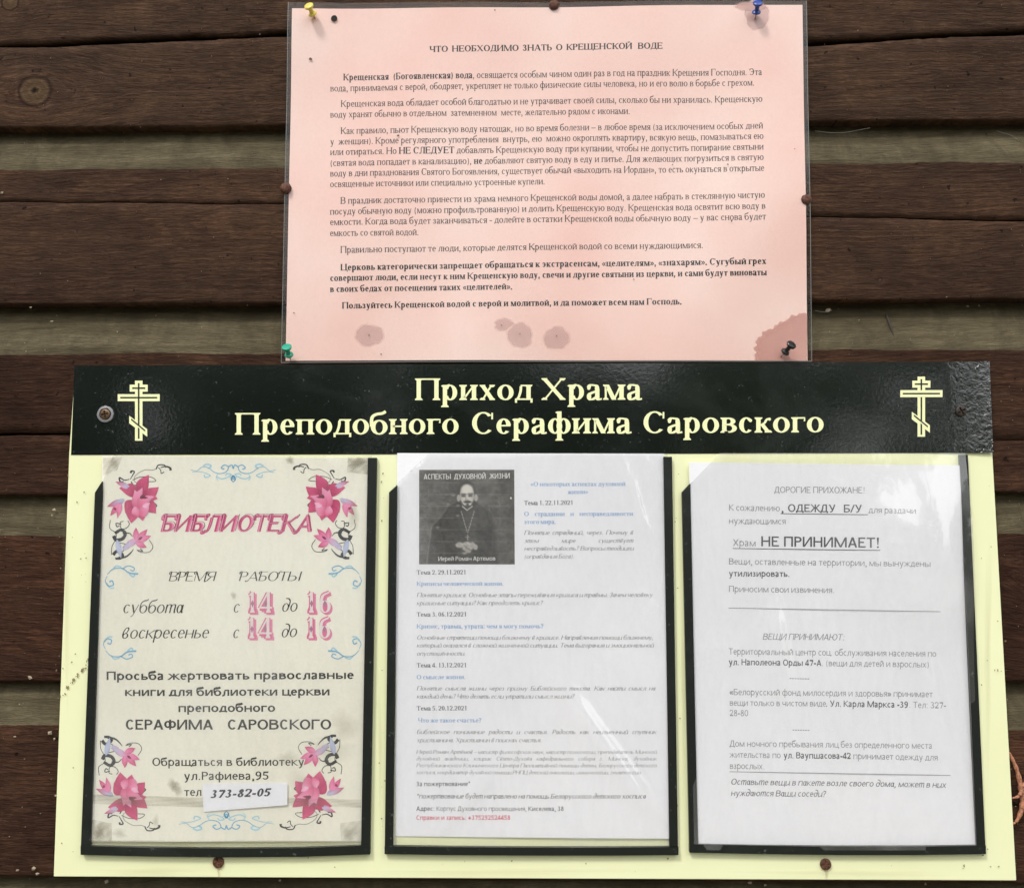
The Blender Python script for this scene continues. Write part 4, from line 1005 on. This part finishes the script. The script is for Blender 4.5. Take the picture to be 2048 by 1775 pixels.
ptn = rng.normal(size=(60, 60)); 
def smooth_noise(u, v, f):
    x, y = (u*f) % 59, (v*f) % 59; i, j = int(x), int(y); a, b_ = x-i, y-j
    a, b_ = a*a*(3-2*a), b_*b_*(3-2*b_); i2, j2 = (i+1) % 60, (j+1) % 60
    return (ptn[j, i]*(1-a)+ptn[j, i2]*a)*(1-b_)+(ptn[j2, i]*(1-a)+ptn[j2, i2]*a)*b_
def ell(u, v, cx, cy, rx, ry, soft=.25):
    d = math.hypot((u-cx)/rx, (v-cy)/ry); return min(1, max(0, (1-d)/soft+.5))
def seg(u, v, x0, y0, x1, y1, w):
    dx, dy = x1-x0, y1-y0; t_ = max(0, min(1, ((u-x0)*dx+(v-y0)*dy)/(dx*dx+dy*dy))); d = math.hypot(u-x0-t_*dx, v-y0-t_*dy); return min(1, max(0, (w-d)/w*1.6))
def portrait(u, v):
    g = 96+7*smooth_noise(u, v, 9)+5*smooth_noise(u, v, 31)+4*smooth_noise(u+.3, v, 57)
    row = v*8.05-.1; fr_ = abs(row-round(row))
    if fr_ < .07: g += (1-fr_/.07)*(17+9*smooth_noise(u, 5, 14))
    for cx, y0, y1 in ((.24, .68, .79), (.77, .68, .79), (.10, .2, .3), (.85, .46, .57), (.62, .25, .33), (.3, .14, .22)):
        if y0 < v < y1: g += 20*max(0, 1-abs(u-cx)/.007)
    # cassock
    left = np.interp(v, [.33, .40, .50, .60, .70, .95, 1.0], [.40, .29, .23, .13, .115, .085, .08]); rt = np.interp(v, [.33, .38, .45, .55, 1.0], [.60, .68, .76, .80, .86])
    if v > .33:
        e = min(1, max(0, (u-left)/.02))*min(1, max(0, (rt-u)/.05)); g -= 27*e
        g += 24*max(0, 1-abs(u-left)/.008)*(v > .55)
        if v > .75 and u < .22 and u > left: g += 4
    def over(a, val):
        nonlocal g; g = g*(1-a)+val*a
    over(ell(u, v, .505, .335, .095, .10, .3)*(v > .33), 62)                               # collar, beard side
    over(ell(u, v, .5, .24, .098, .125, .2), 72)                                         # hair
    over(ell(u, v, .415, .30, .018, .038), 168); over(ell(u, v, .597, .295, .018, .038), 172)   # ears
    over(ell(u, v, .503, .275, .077, .118, .15), 204-60*max(0, abs(u-.503)-.04)/.05+4*smooth_noise(u, v, 40))
    over(ell(u, v, .503, .205, .06, .05, .6)*.7, 222)
    over(ell(u, v, .467, .258, .032, .010, .8), 104); over(ell(u, v, .540, .255, .032, .010, .8), 108)  # brows
    over(ell(u, v, .467, .277, .024, .013, .7), 88); over(ell(u, v, .537, .275, .024, .013, .7), 88)
    over(seg(u, v, .492, .27, .488, .318, .010)*.6, 140); over(ell(u, v, .505, .318, .018, .010, .8)*.5, 130)
    over(ell(u, v, .508, .340, .042, .015, .6), 66); over(ell(u, v, .508, .356, .02, .006, .8)*.7, 150)
    over(ell(u, v, .508, .366, .013, .010, .8), 74); over(ell(u, v, .508, .394, .050, .022, .6)*.95, 70); over(seg(u, v, .435, .33, .475, .39, .010)*.8, 84); over(seg(u, v, .572, .33, .54, .39, .010)*.8, 84)
    over(seg(u, v, .452, .385, .503, .428, .007), 196); over(seg(u, v, .503, .428, .560, .385, .007), 190)   # white collar
    for (x0, x1) in ((.442, .505), (.577, .512)):
        a = seg(u, v, x0, .44, x1, .66, .006); over(a*(.45+.55*(math.sin(v*190) > -.3)), 168)
    over(seg(u, v, .508, .69, .508, .74, .008), 150); over(seg(u, v, .490, .712, .528, .712, .007), 140)
    for cx, cy, rx, ry, val in ((.425, .795, .045, .030, 168), (.50, .79, .045, .03, 178), (.505, .825, .055, .034, 164), (.56, .80, .028, .035, 170), (.592, .818, .022, .028, 176), (.515, .86, .030, .02, 160), (.475, .882, .026, .012, 140)):
        over(ell(u, v, cx, cy, rx, ry, .5), val+10*smooth_noise(u, v, 55))
    over(seg(u, v, .47, .80, .53, .84, .008)*.6, 105); over(seg(u, v, .49, .83, .55, .855, .006)*.6, 100)
    for cx, cy in ((.195, .61), (.405, .485), (.41, .38), (.305, .365), (.36, .27)): over(ell(u, v, cx, cy, .02, .013, .8)*.6, 150)
    over(ell(u, v, .963, .30, .007, .012), 235)
    g = max(20, min(245, g)); return s2l(g, g*.985, g*.945)
p = Print(); p.grid([(838, 939), (1028.5, 939), (1029.5, 1128), (838, 1128)], 150, 150, portrait, 0); p.build('portrait_print', PS2, lec)
CON = dict(SAB, T=120, t=80)
p = Print(); wc = (.72, .72, .70)
p.text(('АСПЕКТЫ', CON), 847, 902, 958, 957.5, 16.5, wc, just=False); p.text(('ДУХОВНОЙ', CON), 908, 972, 957.5, 957, 16.5, wc, just=False); p.text(('ЖИЗНИ', CON), 979, 1020, 957, 956, 16.5, wc, just=False)
p.build('portrait_caption', PS2, lec, None, 1.5); p = Print()
p.text(('Иерей Роман Артемов', dict(SAN, T=82, t=70)), 876, 991, 1121, 1120, 13.2, wc)
p.build('portrait_caption', PS2, lec, None, 1.5)

# right-hand sheet ---------------------------------------------------------------------------
wp3 = lambda x, z: .0007*np.sin(x*16+.2)+.0005*np.sin(z*15+2)+.0014*gauss(x, z, loc(1885, 1010), .03, .04)
PS3 = sheet_fn(YP, wp3)
clo = empty('clothing_notice', P(1665, 1310, YP)); tag(clo, 'white notice about donated clothing with large bold words, rightmost sheet on the notice board', 'notice')
sheet_grid('paper', [(1377.5, 924), (1920, 930), (1953.5, 1693), (1396.5, 1690)], PS3, 0, 24, 32, M_WHITE, clo, .00015)
C1, C2 = s2l(138, 138, 142), s2l(78, 78, 82)
def L3(name, rows):
    p = Print()
    for (runs, x0, x1, y0, y1, sz, col) in rows: p.text(runs, x0, x1, y0, y1, sz, col)
    return p.build(name, PS3, clo)
def rule(name, x0, y0, x1, y1, w, col):
    p = Print(); p.poly([(x0, y0), (x1, y1), (x1, y1+w), (x0, y0+w)], col); return p.build(name, PS3, clo)
L3('heading_print', [(('ДОРОГИЕ ПРИХОЖАНЕ!', SAN), 1548, 1731, 985, 986, 19.5, C1)])
L3('refusal_print', [(('К сожалению', SAN), 1457, 1560, 1020.5, 1022, 19.5, C1), ((', ОДЕЖДУ  Б/У', SAB), 1562, 1725, 1023, 1024.5, 24.5, C2), (('для раздачи', SAN), 1737, 1832, 1025, 1027, 19, C1),
   (('нуждающимся', SAN), 1457, 1572, 1047, 1048, 19.5, C1), (('Храм', SAN), 1465, 1512, 1091, 1092, 21, C1), (('НЕ ПРИНИМАЕТ!', SAB), 1521, 1761, 1092, 1095, 32, C2)])
rule('underline', 1561, 1026, 1736, 1028, 1.5, C2); rule('underline', 1465, 1095.5, 1761, 1099.3, 1.5, C2)
L3('apology_print', [(('Вещи, оставленные на территории, мы вынуждены', SAN), 1457, 1862, 1128, 1133, 19.5, C1), (('утилизировать.', SAB), 1457, 1580, 1152, 1153, 19.5, C2), (('Приносим свои извинения.', SAN), 1457, 1670, 1183, 1185.5, 19.5, C1)])
rule('divider_line', 1457, 1214.5, 1882, 1222, 1.4, C1)
L3('heading_print', [(('ВЕЩИ ПРИНИМАЮТ:', SAI), 1525, 1690, 1278.5, 1280, 19.5, C1)])
L3('address_print', [(('Территориальный центр соц. обслуживания населения по', SAN), 1457, 1874, 1308, 1313, 19.5, C1), (('ул. Наполеона Орды 47-А', SAB), 1457, 1644, 1329, 1331.5, 19.5, C2), (('. (вещи для детей и взрослых)', SAN), 1644, 1860, 1331.5, 1334.5, 19.5, C1), (('--------', SAN), 1579, 1620, 1360, 1361, 16, C1)])
L3('address_print', [(('«Белорусский фонд милосердия и здоровья» принимает', SAN), 1459, 1867, 1389, 1394, 19.5, C1), (('вещи только в чистом виде', SAN), 1459, 1653, 1410.5, 1412.5, 19.5, C1), (('. Ул. Карла Маркса -39', SAB), 1652, 1818, 1412.5, 1415, 19.5, C2), (('. Тел: 327-', SAN), 1819, 1894, 1415, 1416.5, 19.5, C1), (('28-80', SAN), 1459, 1497, 1431, 1431.5, 19.5, C1), (('-------', SAN), 1585, 1620, 1463, 1464, 16, C1)])
L3('address_print', [(('Дом ночного пребывания лиц без определенного места', SAN), 1459, 1866, 1492, 1497, 19.5, C1), (('жительства по', SAN), 1459, 1562, 1514, 1515.5, 19.5, C1), (('ул. Ваупшасова-42', SAB), 1567, 1703, 1515.5, 1517.5, 19.5, C2), (('принимает одежду для', SAN), 1707, 1877, 1517.5, 1520.5, 19.5, C1), (('взрослых.', SAN), 1459, 1530, 1536.5, 1537.5, 19.5, C1)])
rule('divider_line', 1459, 1541.5, 1902, 1549.5, 1.3, C1)
L3('closing_print', [(('Оставьте вещи в пакете возле своего дома, может в них', SBI), 1461, 1893, 1568, 1575, 19, s2l(118, 118, 122)), (('нуждаются Ваши соседи?', SBI), 1461, 1652, 1590.5, 1593, 19, s2l(118, 118, 122))])

# ------------------------------------------------------------------ the pink laminated notice above
YL = -.0035
pk = P(1095, 370, YL)
def gauss2(x, z, cx, cz, s_): return np.exp(-((x-cx)**2+(z-cz)**2)/s_**2)
wpk = lambda x, z: .0020*np.exp(-((z-(pk.z+.13))/.05)**2)*np.exp(-((x-pk.x-.03)/.12)**2)*.3+.0012*np.cos((x-pk.x)*9)+.0007*np.sin(z*22+x*6)+.0004*np.sin(x*41-z*17)+.0035*gauss2(x, z, pk.x-.235, pk.z+.145, .05)+.003*gauss2(x, z, pk.x+.225, pk.z-.02, .07)+.0025*gauss2(x, z, pk.x-.09, pk.z-.16, .06)
PSK = sheet_fn(YL, wpk)
lam = empty('laminated_notice', pk); tag(lam, 'large pink laminated notice in Russian pinned to the planks above the board', 'notice')
def kedge(p_, uu, vv):
    p_ = p_.copy(); p_[..., 1] += 5*np.sin(math.pi*uu)*(1-vv)*0-1.5*np.sin(uu*9)*(1-vv); return p_
sheet_grid('paper', [(585.5, 20), (1604.5, 11.5), (1615, 721), (570.5, 721)], PSK, 0, 40, 28, M_PINK, lam, .00015, edge=kedge)
sheet_grid('laminate', [(578.5, 9), (1611.5, 4), (1622.5, 722.5), (562, 725)], PSK, .0009, 60, 42, M_LAM, lam, 0, edge=kedge)
M_RIM = mat('laminate_edge', (.16, .165, .155), .35)[0]
for quad in ([(578, 8.5), (579.3, 9), (563.1, 725), (561.8, 725)], [(1611, 3.5), (1612.4, 4), (1623.4, 722.5), (1622, 722.5)], [(562, 724), (1622, 721.8), (1622, 723.4), (562, 725.8)]):
    sheet_grid('laminate_edge', quad, PSK, .0011, 4, 30, M_RIM, lam, 0)
K = (.010, .009, .009); KG = s2l(42, 34, 34)
def LK(name, rows, sz=20.3):
    p = Print()
    for (runs, x0, x1, y0, y1, col) in rows: p.text(runs, x0, x1, y0, y1, sz, col)
    return p.build(name, PSK, lam)
LK('heading_print', [(('ЧТО  НЕОБХОДИМО  ЗНАТЬ  О  КРЕЩЕНСКОЙ   ВОДЕ', SEB), 859, 1325, 105.5, 99.5, K)], 18.2)
LK('paragraph_print', [([('Крещенская  (Богоявленская) вода', SEB), (', освящается особым чином один раз в год на праздник Крещения Господня. Эта', SER)], 686, 1524, 160.5, 150.5, KG),
    (('вода, принимаемая с верой, ободряет, укрепляет не только физические силы человека, но и его волю в борьбе с грехом.', SER), 660, 1509, 182.5, 171.5, KG)])
LK('paragraph_print', [(('Крещенская вода обладает особой благодатью и не утрачивает своей силы, сколько бы ни хранилась. Крещенскую', SER), 681, 1525, 213.5, 204, KG),
    (('воду хранят обычно в отдельном  затемненном  месте, желательно рядом с иконами.', SER), 660, 1260, 235, 229, KG)])
LK('paragraph_print', [(('Как правило, пьют Крещенскую воду натощак, но во время болезни – в любое время (за исключением особых дней', SER), 681, 1526, 268, 257.5, KG),
    (('у  женщин). Кроме регулярного употребления  внутрь, ею  можно окроплять квартиру, всякую вещь, помазываться ею', SER), 660, 1527, 289.5, 278.5, KG),
    ([('или отираться. Но ', SER), ('НЕ СЛЕДУЕТ', SEB), (' добавлять Крещенскую воду при купании, чтобы не допустить попирание святыни', SER)], 660, 1527, 310.5, 300, KG),
    ([('(святая вода попадает в канализацию), ', SER), ('не', SEB), (' добавляют святую воду в еду и питье. Для желающих погрузиться в святую', SER)], 660, 1527, 332.5, 321, KG),
    (('воду в дни празднования Святого Богоявления, существует обычай «выходить на Иордан», то есть окунаться в открытые', SER), 660, 1528, 353.5, 343, KG),
    (('освященные источники или специально устроенные купели.', SER), 660, 1090, 375, 370, KG)])
LK('paragraph_print', [(('В праздник достаточно принести из храма немного Крещенской воды домой, а далее набрать в стеклянную чистую', SER), 681, 1529, 408.5, 397, KG),
    (('посуду обычную воду (можно профильтрованную) и долить Крещенскую воду. Крещенская вода освятит всю воду в', SER), 660, 1530, 430, 419, KG),
    (('емкости. Когда вода будет заканчиваться - долейте в остатки Крещенской воды обычную воду – у вас снова будет', SER), 660, 1531, 451, 440.5, KG),
    (('емкость со святой водой.', SER), 660, 838, 473, 471.5, KG)])
LK('paragraph_print', [(('Правильно поступают те люди, которые делятся Крещенской водой со всеми нуждающимися.', SER), 681, 1406, 506.5, 497, KG)])
LK('paragraph_print', [(('Церковь категорически запрещает обращаться к экстрасенсам, «целителям», «знахарям». Сугубый грех', SEB), 681, 1532, 541.5, 529, K),
    (('совершают люди, если несут к ним Крещенскую воду, свечи и другие святыни из церкви, и сами будут виноваты', SEB), 660, 1533, 562.5, 551.5, K),
    (('в своих бедах от посещения таких «целителей».', SEB), 660, 1025, 584.5, 580, K)], 19.5)
LK('paragraph_print', [(('Пользуйтесь Крещенской водой с верой и молитвой, и да поможет всем нам Господь.', SEB), 684, 1363, 617.5, 609.5, K)], 19.5)
wet = s2l(216, 184, 178)
for args in [((739, 671, 30, 25, (*wet, .52), 0, .05, 40, 2, .22),), ((1040, 672, 29, 26, (*wet, .52), .2, .06, 40, 5, .22), (1007, 650, 21, 14, (*wet, .5), .5, .1, 30, 6, .3)),
             ((1113, 677, 27, 26, (*wet, .52), .8, .06, 40, 8, .22),), ((1513, 30, 27, 31, (*wet, .6), 1.0, .07, 40, 9, .15), (1500, 14, 36, 10, (*s2l(215, 170, 160), .6), 1.3, .06, 30, 10, .3))]:
    p = Print()
    for a_ in args: p.blob(*a_)
    p.build('water_stain', PSK, lam, M_TINT, -.5)
p = Print()
wd = s2l(210, 156, 145); pts = []
for k in range(110):
    a = math.pi*(.5+.5*k/109)                # scalloped corner stain
    r_ = 1+.045*abs(math.sin(k*.19+.9*math.sin(k*.07)))+.04*math.sin(k*.09+1)+.012*math.sin(k*.71); pts.append((1614+104*r_*math.cos(a), 721-88*r_*math.sin(a)*(1 if k < 34 else 1)))
for a_, b_ in zip(pts, pts[1:]):
    inn = lambda q, k_: (1614+(q[0]-1614)*k_, 721+(q[1]-721)*k_)
    p.poly([(1614, 721), inn(a_, .9), inn(b_, .9)], None, 1.6, [(*wd, .45), (*wd, .62), (*wd, .62)])
    p.poly([inn(a_, .9), inn(a_, .97), inn(b_, .97), inn(b_, .9)], None, 1.6, [(*wd, .62), (*wd, .80), (*wd, .80), (*wd, .62)])
    p.poly([inn(a_, .97), inn(a_, 1.02), inn(b_, 1.02), inn(b_, .97)], None, 1.6, [(*wd, .80), (*wd, 0.), (*wd, 0.), (*wd, .80)])
p.build('water_stain', PSK, lam, M_TINT, -.5)
p = Print(); p.blob(669, 39, 6.3, 6.3, (.008, .007, .006), 0, .03, 20, 1); p.build('punched_hole', PSK, lam, None, 20)
p = Print()
for x_, y_, r_ in [(622, 120, 3), (739, 671, 1.6), (1003, 652, 1.4), (1040, 669, 1.4), (1113, 673, 1.5), (797, 273, 2.2), (990, 24, 1.5), (1455, 330, 1.6), (588, 626, 1.5), (763, 709, 1.5), (1267, 560, 1.3), (1068, 500, 1.2), (1345, 330, 1.3), (905, 610, 1.1), (1462, 444, 1.6), (1588, 300, 1.1)]:
    p.blob(x_, y_, r_, r_, (.14, .09, .07), .1, .15, 10, int(x_))
tag(p.build('fly_specks', PSK, lam, None, 20), kind='stuff')

# ------------------------------------------------------------------ pins, nails, screws
def lathe(prof, n=28):
    V, F = [], []
    for (r_, h_) in prof:
        for i in range(n): a = 2*math.pi*i/n; V.append((r_*math.cos(a), r_*math.sin(a), h_))
    m_ = len(prof)
    for j in range(m_-1):
        for i in range(n): k = (i+1) % n; F.append((j*n+i, j*n+k, (j+1)*n+k, (j+1)*n+i))
    F.append(tuple(range((m_-1)*n, m_*n))); F.append(tuple(range(n))[::-1])
    return V, F
def place(me_v, M): return [tuple(M @ Vector(v)) for v in me_v]
def axis_matrix(base, tip_out):
    z = (tip_out-base).normalized(); return Matrix.Translation(base) @ z.to_track_quat('Z', 'Y').to_matrix().to_4x4()
def push_pin(colname, col, tip_px, head_px, label, out=.0155, sc=1.0):
    base = P(*tip_px, -.0045); head = P(*head_px, -out); Mx = axis_matrix(base, head); L_ = (head-base).length
    o = empty('push_pin', base); tag(o, label, 'push pin', 'plastic push pins in the pink notice')
    r = .0040*sc; h = L_; b0 = h*.30
    prof = [(r*.55, b0), (r*.86, b0+.0003), (r*.92, b0+h*.06), (r*.86, b0+h*.12), (r*.50, b0+h*.19), (r*.44, b0+h*.36), (r*.52, b0+h*.48), (r*.92, b0+h*.56), (r*1.0, b0+h*.60), (r*1.0, b0+h*.68), (r*.9, b0+h*.71), (r*.5, b0+h*.725)]
    V, F = lathe(prof); link('grip', mesh_from('grip', place(V, Mx), F), pin_mat(colname+'_plastic', col), o, True)
    V, F = lathe([(.0004, -.001), (.0006, b0+.0006)], 10); link('needle', mesh_from('needle', place(V, Mx), F), M_STEEL, o, True)
push_pin('yellow', (.72, .58, .10), (630, 38), (617, 11), 'yellow push pin in the upper left corner of the pink notice')
push_pin('blue', (.02, .06, .30), (1511, 36), (1516, 5), 'blue push pin at the top edge of the pink notice')
push_pin('green', (.01, .30, .19), (581, 719), (573, 693), 'green push pin in the lower left corner of the pink notice')
push_pin('black', (.012, .012, .012), (1563, 712), (1584, 688), 'black push pin stuck in the brown water stain of the pink notice')
def rough_lathe(prof, n, seed, amp):
    V, F = lathe(prof, n); r_ = np.random.default_rng(seed)
    return [(x*(1+amp*r_.normal()), y*(1+amp*r_.normal()), z) for x, y, z in V], F
for (x_, y_, lab) in ((1108, 12, 'rusty nail head at the top edge of the pink notice'), (572, 377, 'rusty nail head on the left edge of the pink notice'), (1612.5, 400, 'rusty nail head on the right edge of the pink notice')):
    base = P(x_, y_, -.0045); o = empty('nail', base); tag(o, lab, 'nail', 'rusty nails round the pink notice')
    Mx = axis_matrix(base, base+Vector((0, -1, 0)))
    V, F = rough_lathe([(.0044, -.0004), (.0046, .0006), (.0042, .0018), (.0030, .0028), (.0014, .0033)], 22, int(x_), .05)
    link('head', mesh_from('head', place(V, Mx), F), M_RUST, o, True)
    V, F = lathe([(.0012, -.012), (.0012, 0)], 10); link('shank', mesh_from('shank', place(V, Mx), F), M_RUST, o, True)
def screw(x_, y_, lab, y0, r=.0043, washer=False, rot=0.0, m1=None):
    base = P(x_, y_, y0); o = empty('screw', base); tag(o, lab, 'screw', 'screws holding the notice board')
    Mx = axis_matrix(base, base+Vector((0, -1, 0)))
    n = 32; V, F = [], []                     # a head whose cross recess is sunk in the mesh
    rings = [(1.0, -.0008), (1.0, .0006), (.93, .0011), (.8, .0014), (.66, .0015), (.52, .0016), (.38, .0016), (.24, .0016), (.10, .0016)]
    for (q, h_) in rings:
        for i in range(n):
            a = 2*math.pi*i/n; x, y = r*q*math.cos(a), r*q*math.sin(a)
            arm = min(abs(x*math.cos(rot)+y*math.sin(rot)), abs(-x*math.sin(rot)+y*math.cos(rot)))
            hh = h_-(.0016 if (arm < r*.11 and q < .68) or q < .2 else 0); V.append((x, y, hh))
    for j in range(len(rings)-1):
        for i in range(n): k = (i+1) % n; F.append((j*n+i, j*n+k, (j+1)*n+k, (j+1)*n+i))
    F.append(tuple(range((len(rings)-1)*n, len(rings)*n)))
    link('head', mesh_from('head', place(V, Mx), F), m1 or M_SCREW, o, False)
    p = Print()
    if washer:
        V, F = rough_lathe([(.0046, .0001), (.0050, .0009), (.0066, .0007), (.0068, -.0003)], 30, 4, .03)
        link('washer', mesh_from('washer', place(V, Mx), F[:-2]), M_STEEL, o, True)
    V, F = lathe([(.0018, -.02), (.0018, -.0005)], 10); link('shank', mesh_from('shank', place(V, Mx), F), M_SCREW, o, True)
screw(211, 828, 'screw with a bright worn ring beside the cross on the left of the black header', YB-.0006, .0042, True, .2, M_SCREW)
screw(1922, 822, 'dark screw in the shiny corner of the black header beside the other cross', YB-.0016, .0044, False, .5, mat('blackened_screw', (.035, .024, .018), .5, .4)[0])
screw(437, 1723, 'brown screw in the cream strip under the floral poster', YB-.0002, .0044, False, .35, M_RUST)
screw(1651, 1727, 'brown screw in the cream strip under the clothing notice', YB-.0002, .0043, False, .1, M_RUST)

# ------------------------------------------------------------------ small things on the wall
def tube(name, pts, radii, material, parent=None, n=8, sub=6):
    q = [np.array(a, float) for a in pts]; C_ = []; RR = []
    for i in range(len(q)-1):
        p0 = q[i-1] if i else 2*q[0]-q[1]; p3 = q[i+2] if i+2 < len(q) else 2*q[-1]-q[-2]
        for k in range(sub):
            u = k/sub; C_.append(.5*(2*q[i]+(q[i+1]-p0)*u+(2*p0-5*q[i]+4*q[i+1]-p3)*u*u+(3*q[i]-p0-3*q[i+1]+p3)*u**3)); RR.append(radii[i]+(radii[i+1]-radii[i])*u)
    C_.append(q[-1]); RR.append(radii[-1]); V, F = [], []
    for i, c_ in enumerate(C_):
        d = Vector(C_[min(i+1, len(C_)-1)]-C_[max(i-1, 0)]).normalized(); a = d.orthogonal().normalized(); b_ = d.cross(a)
        rr_ = RR[i]*(1+.15*math.sin(i*1.9))
        for k in range(n): t_ = 2*math.pi*k/n; V.append(tuple(Vector(c_)+a*math.cos(t_)*rr_+b_*math.sin(t_)*rr_))
    for i in range(len(C_)-1):
        for k in range(n): k2 = (k+1) % n; F.append((i*n+k, i*n+k2, (i+1)*n+k2, (i+1)*n+k))
    return link(name, mesh_from(name, V, F), material, parent, True)
def PP(lst, y): return [tuple(P(a, b_, y if len(c_) == 0 else c_[0])) for a, b_, *c_ in lst]
m_root, n, l, b = mat('orange_root', (.42, .17, .09), .6)
t = tnoise(n, l, 700, 3, .6, objco(n)); l.new(ramp(n, l, t.outputs[0], [(.35, (.22, .10, .06)), (.6, (.52, .22, .12))]).outputs[0], b.inputs['Base Color'])
root = empty('dry_root', P(2035, 1560, -.004)); tag(root, 'curled orange dry root sticking out from behind the lower right of the board', 'root')
tube('stem', PP([(2012, 1498), (2022, 1512), (2034, 1540), (2043, 1580), (2045, 1610), (2034, 1640), (2022, 1648)], -.003), [.0008, .0013, .0016, .0022, .0022, .0012, .0005], m_root, root)
tube('side_shoot', PP([(2045, 1580), (2036, 1592), (2024, 1595)], -.005), [.0018, .0012, .0005], m_root, root)
tube('side_shoot', PP([(2046, 1572), (2056, 1555), (2062, 1540)], -.004), [.0016, .0011, .0005], m_root, root)
m_twig = mat('dark_twig', (.035, .028, .020), .8)[0]
for k, (pts, rad, lab) in enumerate([
    ([(1772, 628, .010), (1780, 650, .006), (1790, 681, .003)], .0011, 'thin dark twig leaning on the lower grey cove right of the pink notice'),
    ([(1738, 545 - 266 + 0, .010), (1748, 290, .008), (1758, 300, .007)], .0007, 'short dark twig in the upper grey cove right of the pink notice'),
    ([(1972, 266, .010), (1974, 282, .009), (1973, 298, .008)], .0009, 'upright dark splinter in the upper grey cove near the right edge'),
    ([(1985, 640, .010), (2010, 670, .006), (2040, 700, .003)], .0008, 'slanting dark twig in the lower grey cove at the right edge')]):
    o = tube('twig', PP(pts, .01), [rad*.6, rad, rad*.4], m_twig, None); tag(o, lab, 'twig', 'twigs caught in the coves')
    # origin at the twig
M_CHIP = mat('pale_debris', (.34, .28, .20), .85)[0]; M_HAIR = mat('cobweb', (.25, .24, .22), .7)[0]
V, F = [], []
def chip(x_, y_, s_, yy):
    c_ = P(x_, y_, yy); i = len(V); a0 = random.uniform(0, 6.28)
    k_ = random.randint(4, 6)
    for j in range(k_): a = a0+6.28*j/k_; rr_ = s_*random.uniform(.4, 1.2); V.append((c_.x+rr_*math.cos(a), c_.y-random.uniform(0, .0012), c_.z+rr_*.8*math.sin(a)))
    V.append((c_.x, c_.y-.0012, c_.z)); V.append((c_.x, c_.y+.0004, c_.z))
    for j in range(k_): F.append((i+j, i+(j+1) % k_, i+k_)); F.append((i+(j+1) % k_, i+j, i+k_+1))
for (x_, y_, s_, yy) in [(108, 1020, .0020, .004), (105, 1030, .0013, .003), (60, 1354, .0022, -.001), (40, 1407, .0012, .002), (30, 1472, .0014, -.001), (100, 1465, .0028, -.001), (110, 1476, .0020, -.001), (112, 1590, .0016, -.001), (68, 1735, .0022, -.001), (75, 1745, .0016, -.001), (35, 1738, .0014, -.001),
      (104, 643, .0018, .006), (62, 615, .0014, .002), (235, 664, .0012, .004), (404, 655, .0010, .004), (53, 703, .0010, -.0005), (4, 386, .0016, -.0005), (322, 360, .0008, -.0005), (456, 358, .0007, -.0005), (520, 70, .0008, -.0005), (1740, 345, .0012, .001), (1655, 620, .0022, .008), (1935, 612, .0014, .010), (1958, 611, .0012, .010), (1715, 62, .0006, -.0005),
      (1500, 1764, .0022, .004), (1530, 1768, .0014, .004), (215, 1762, .0022, .004), (560, 1760, .0015, .004), (1850, 1766, .0014, .004)]: chip(x_, y_, s_, yy)
for k in range(150):
    side = random.random() < .5; x_ = random.uniform(0, 560) if side else random.uniform(1630, 2048); y_ = random.uniform(0, 725)
    if random.random() < .35: x_ = random.uniform(0, 130) if side else random.uniform(2000, 2048); y_ = random.uniform(740, 1770)
    chip(x_, y_, random.uniform(.0002, .0006), -.0004)
tag(link('wall_debris', mesh_from('wall_debris', V, F), M_CHIP), 'pale bits of husk and dust caught on the planks', 'debris', kind='stuff')
webs = []
for k, pts in enumerate([[(1630, 262, .004), (1680, 266, .004), (1740, 256, .003)], [(1630, 621, .006), (1650, 624, .006), (1664, 620, .004)], [(95, 1060, .006), (118, 1075, .006), (126, 1094, .006)], [(1994, 262, .006), (2030, 275, .006), (2048, 300, .008)]]):
    webs.append((pts, .00012))
me_all = [tube('cobweb', PP(pts, .004), [r_, r_, r_], M_HAIR, None, 5) for pts, r_ in webs]
bm = bmesh.new()
for o in me_all: bm.from_mesh(o.data)
cw = bpy.data.meshes.new('cobweb_threads'); bm.to_mesh(cw); bm.free()
for o in me_all: bpy.data.objects.remove(o)
tag(link('cobweb', cw, M_HAIR), 'loose cobweb threads under the plank edges', 'cobweb', kind='stuff')
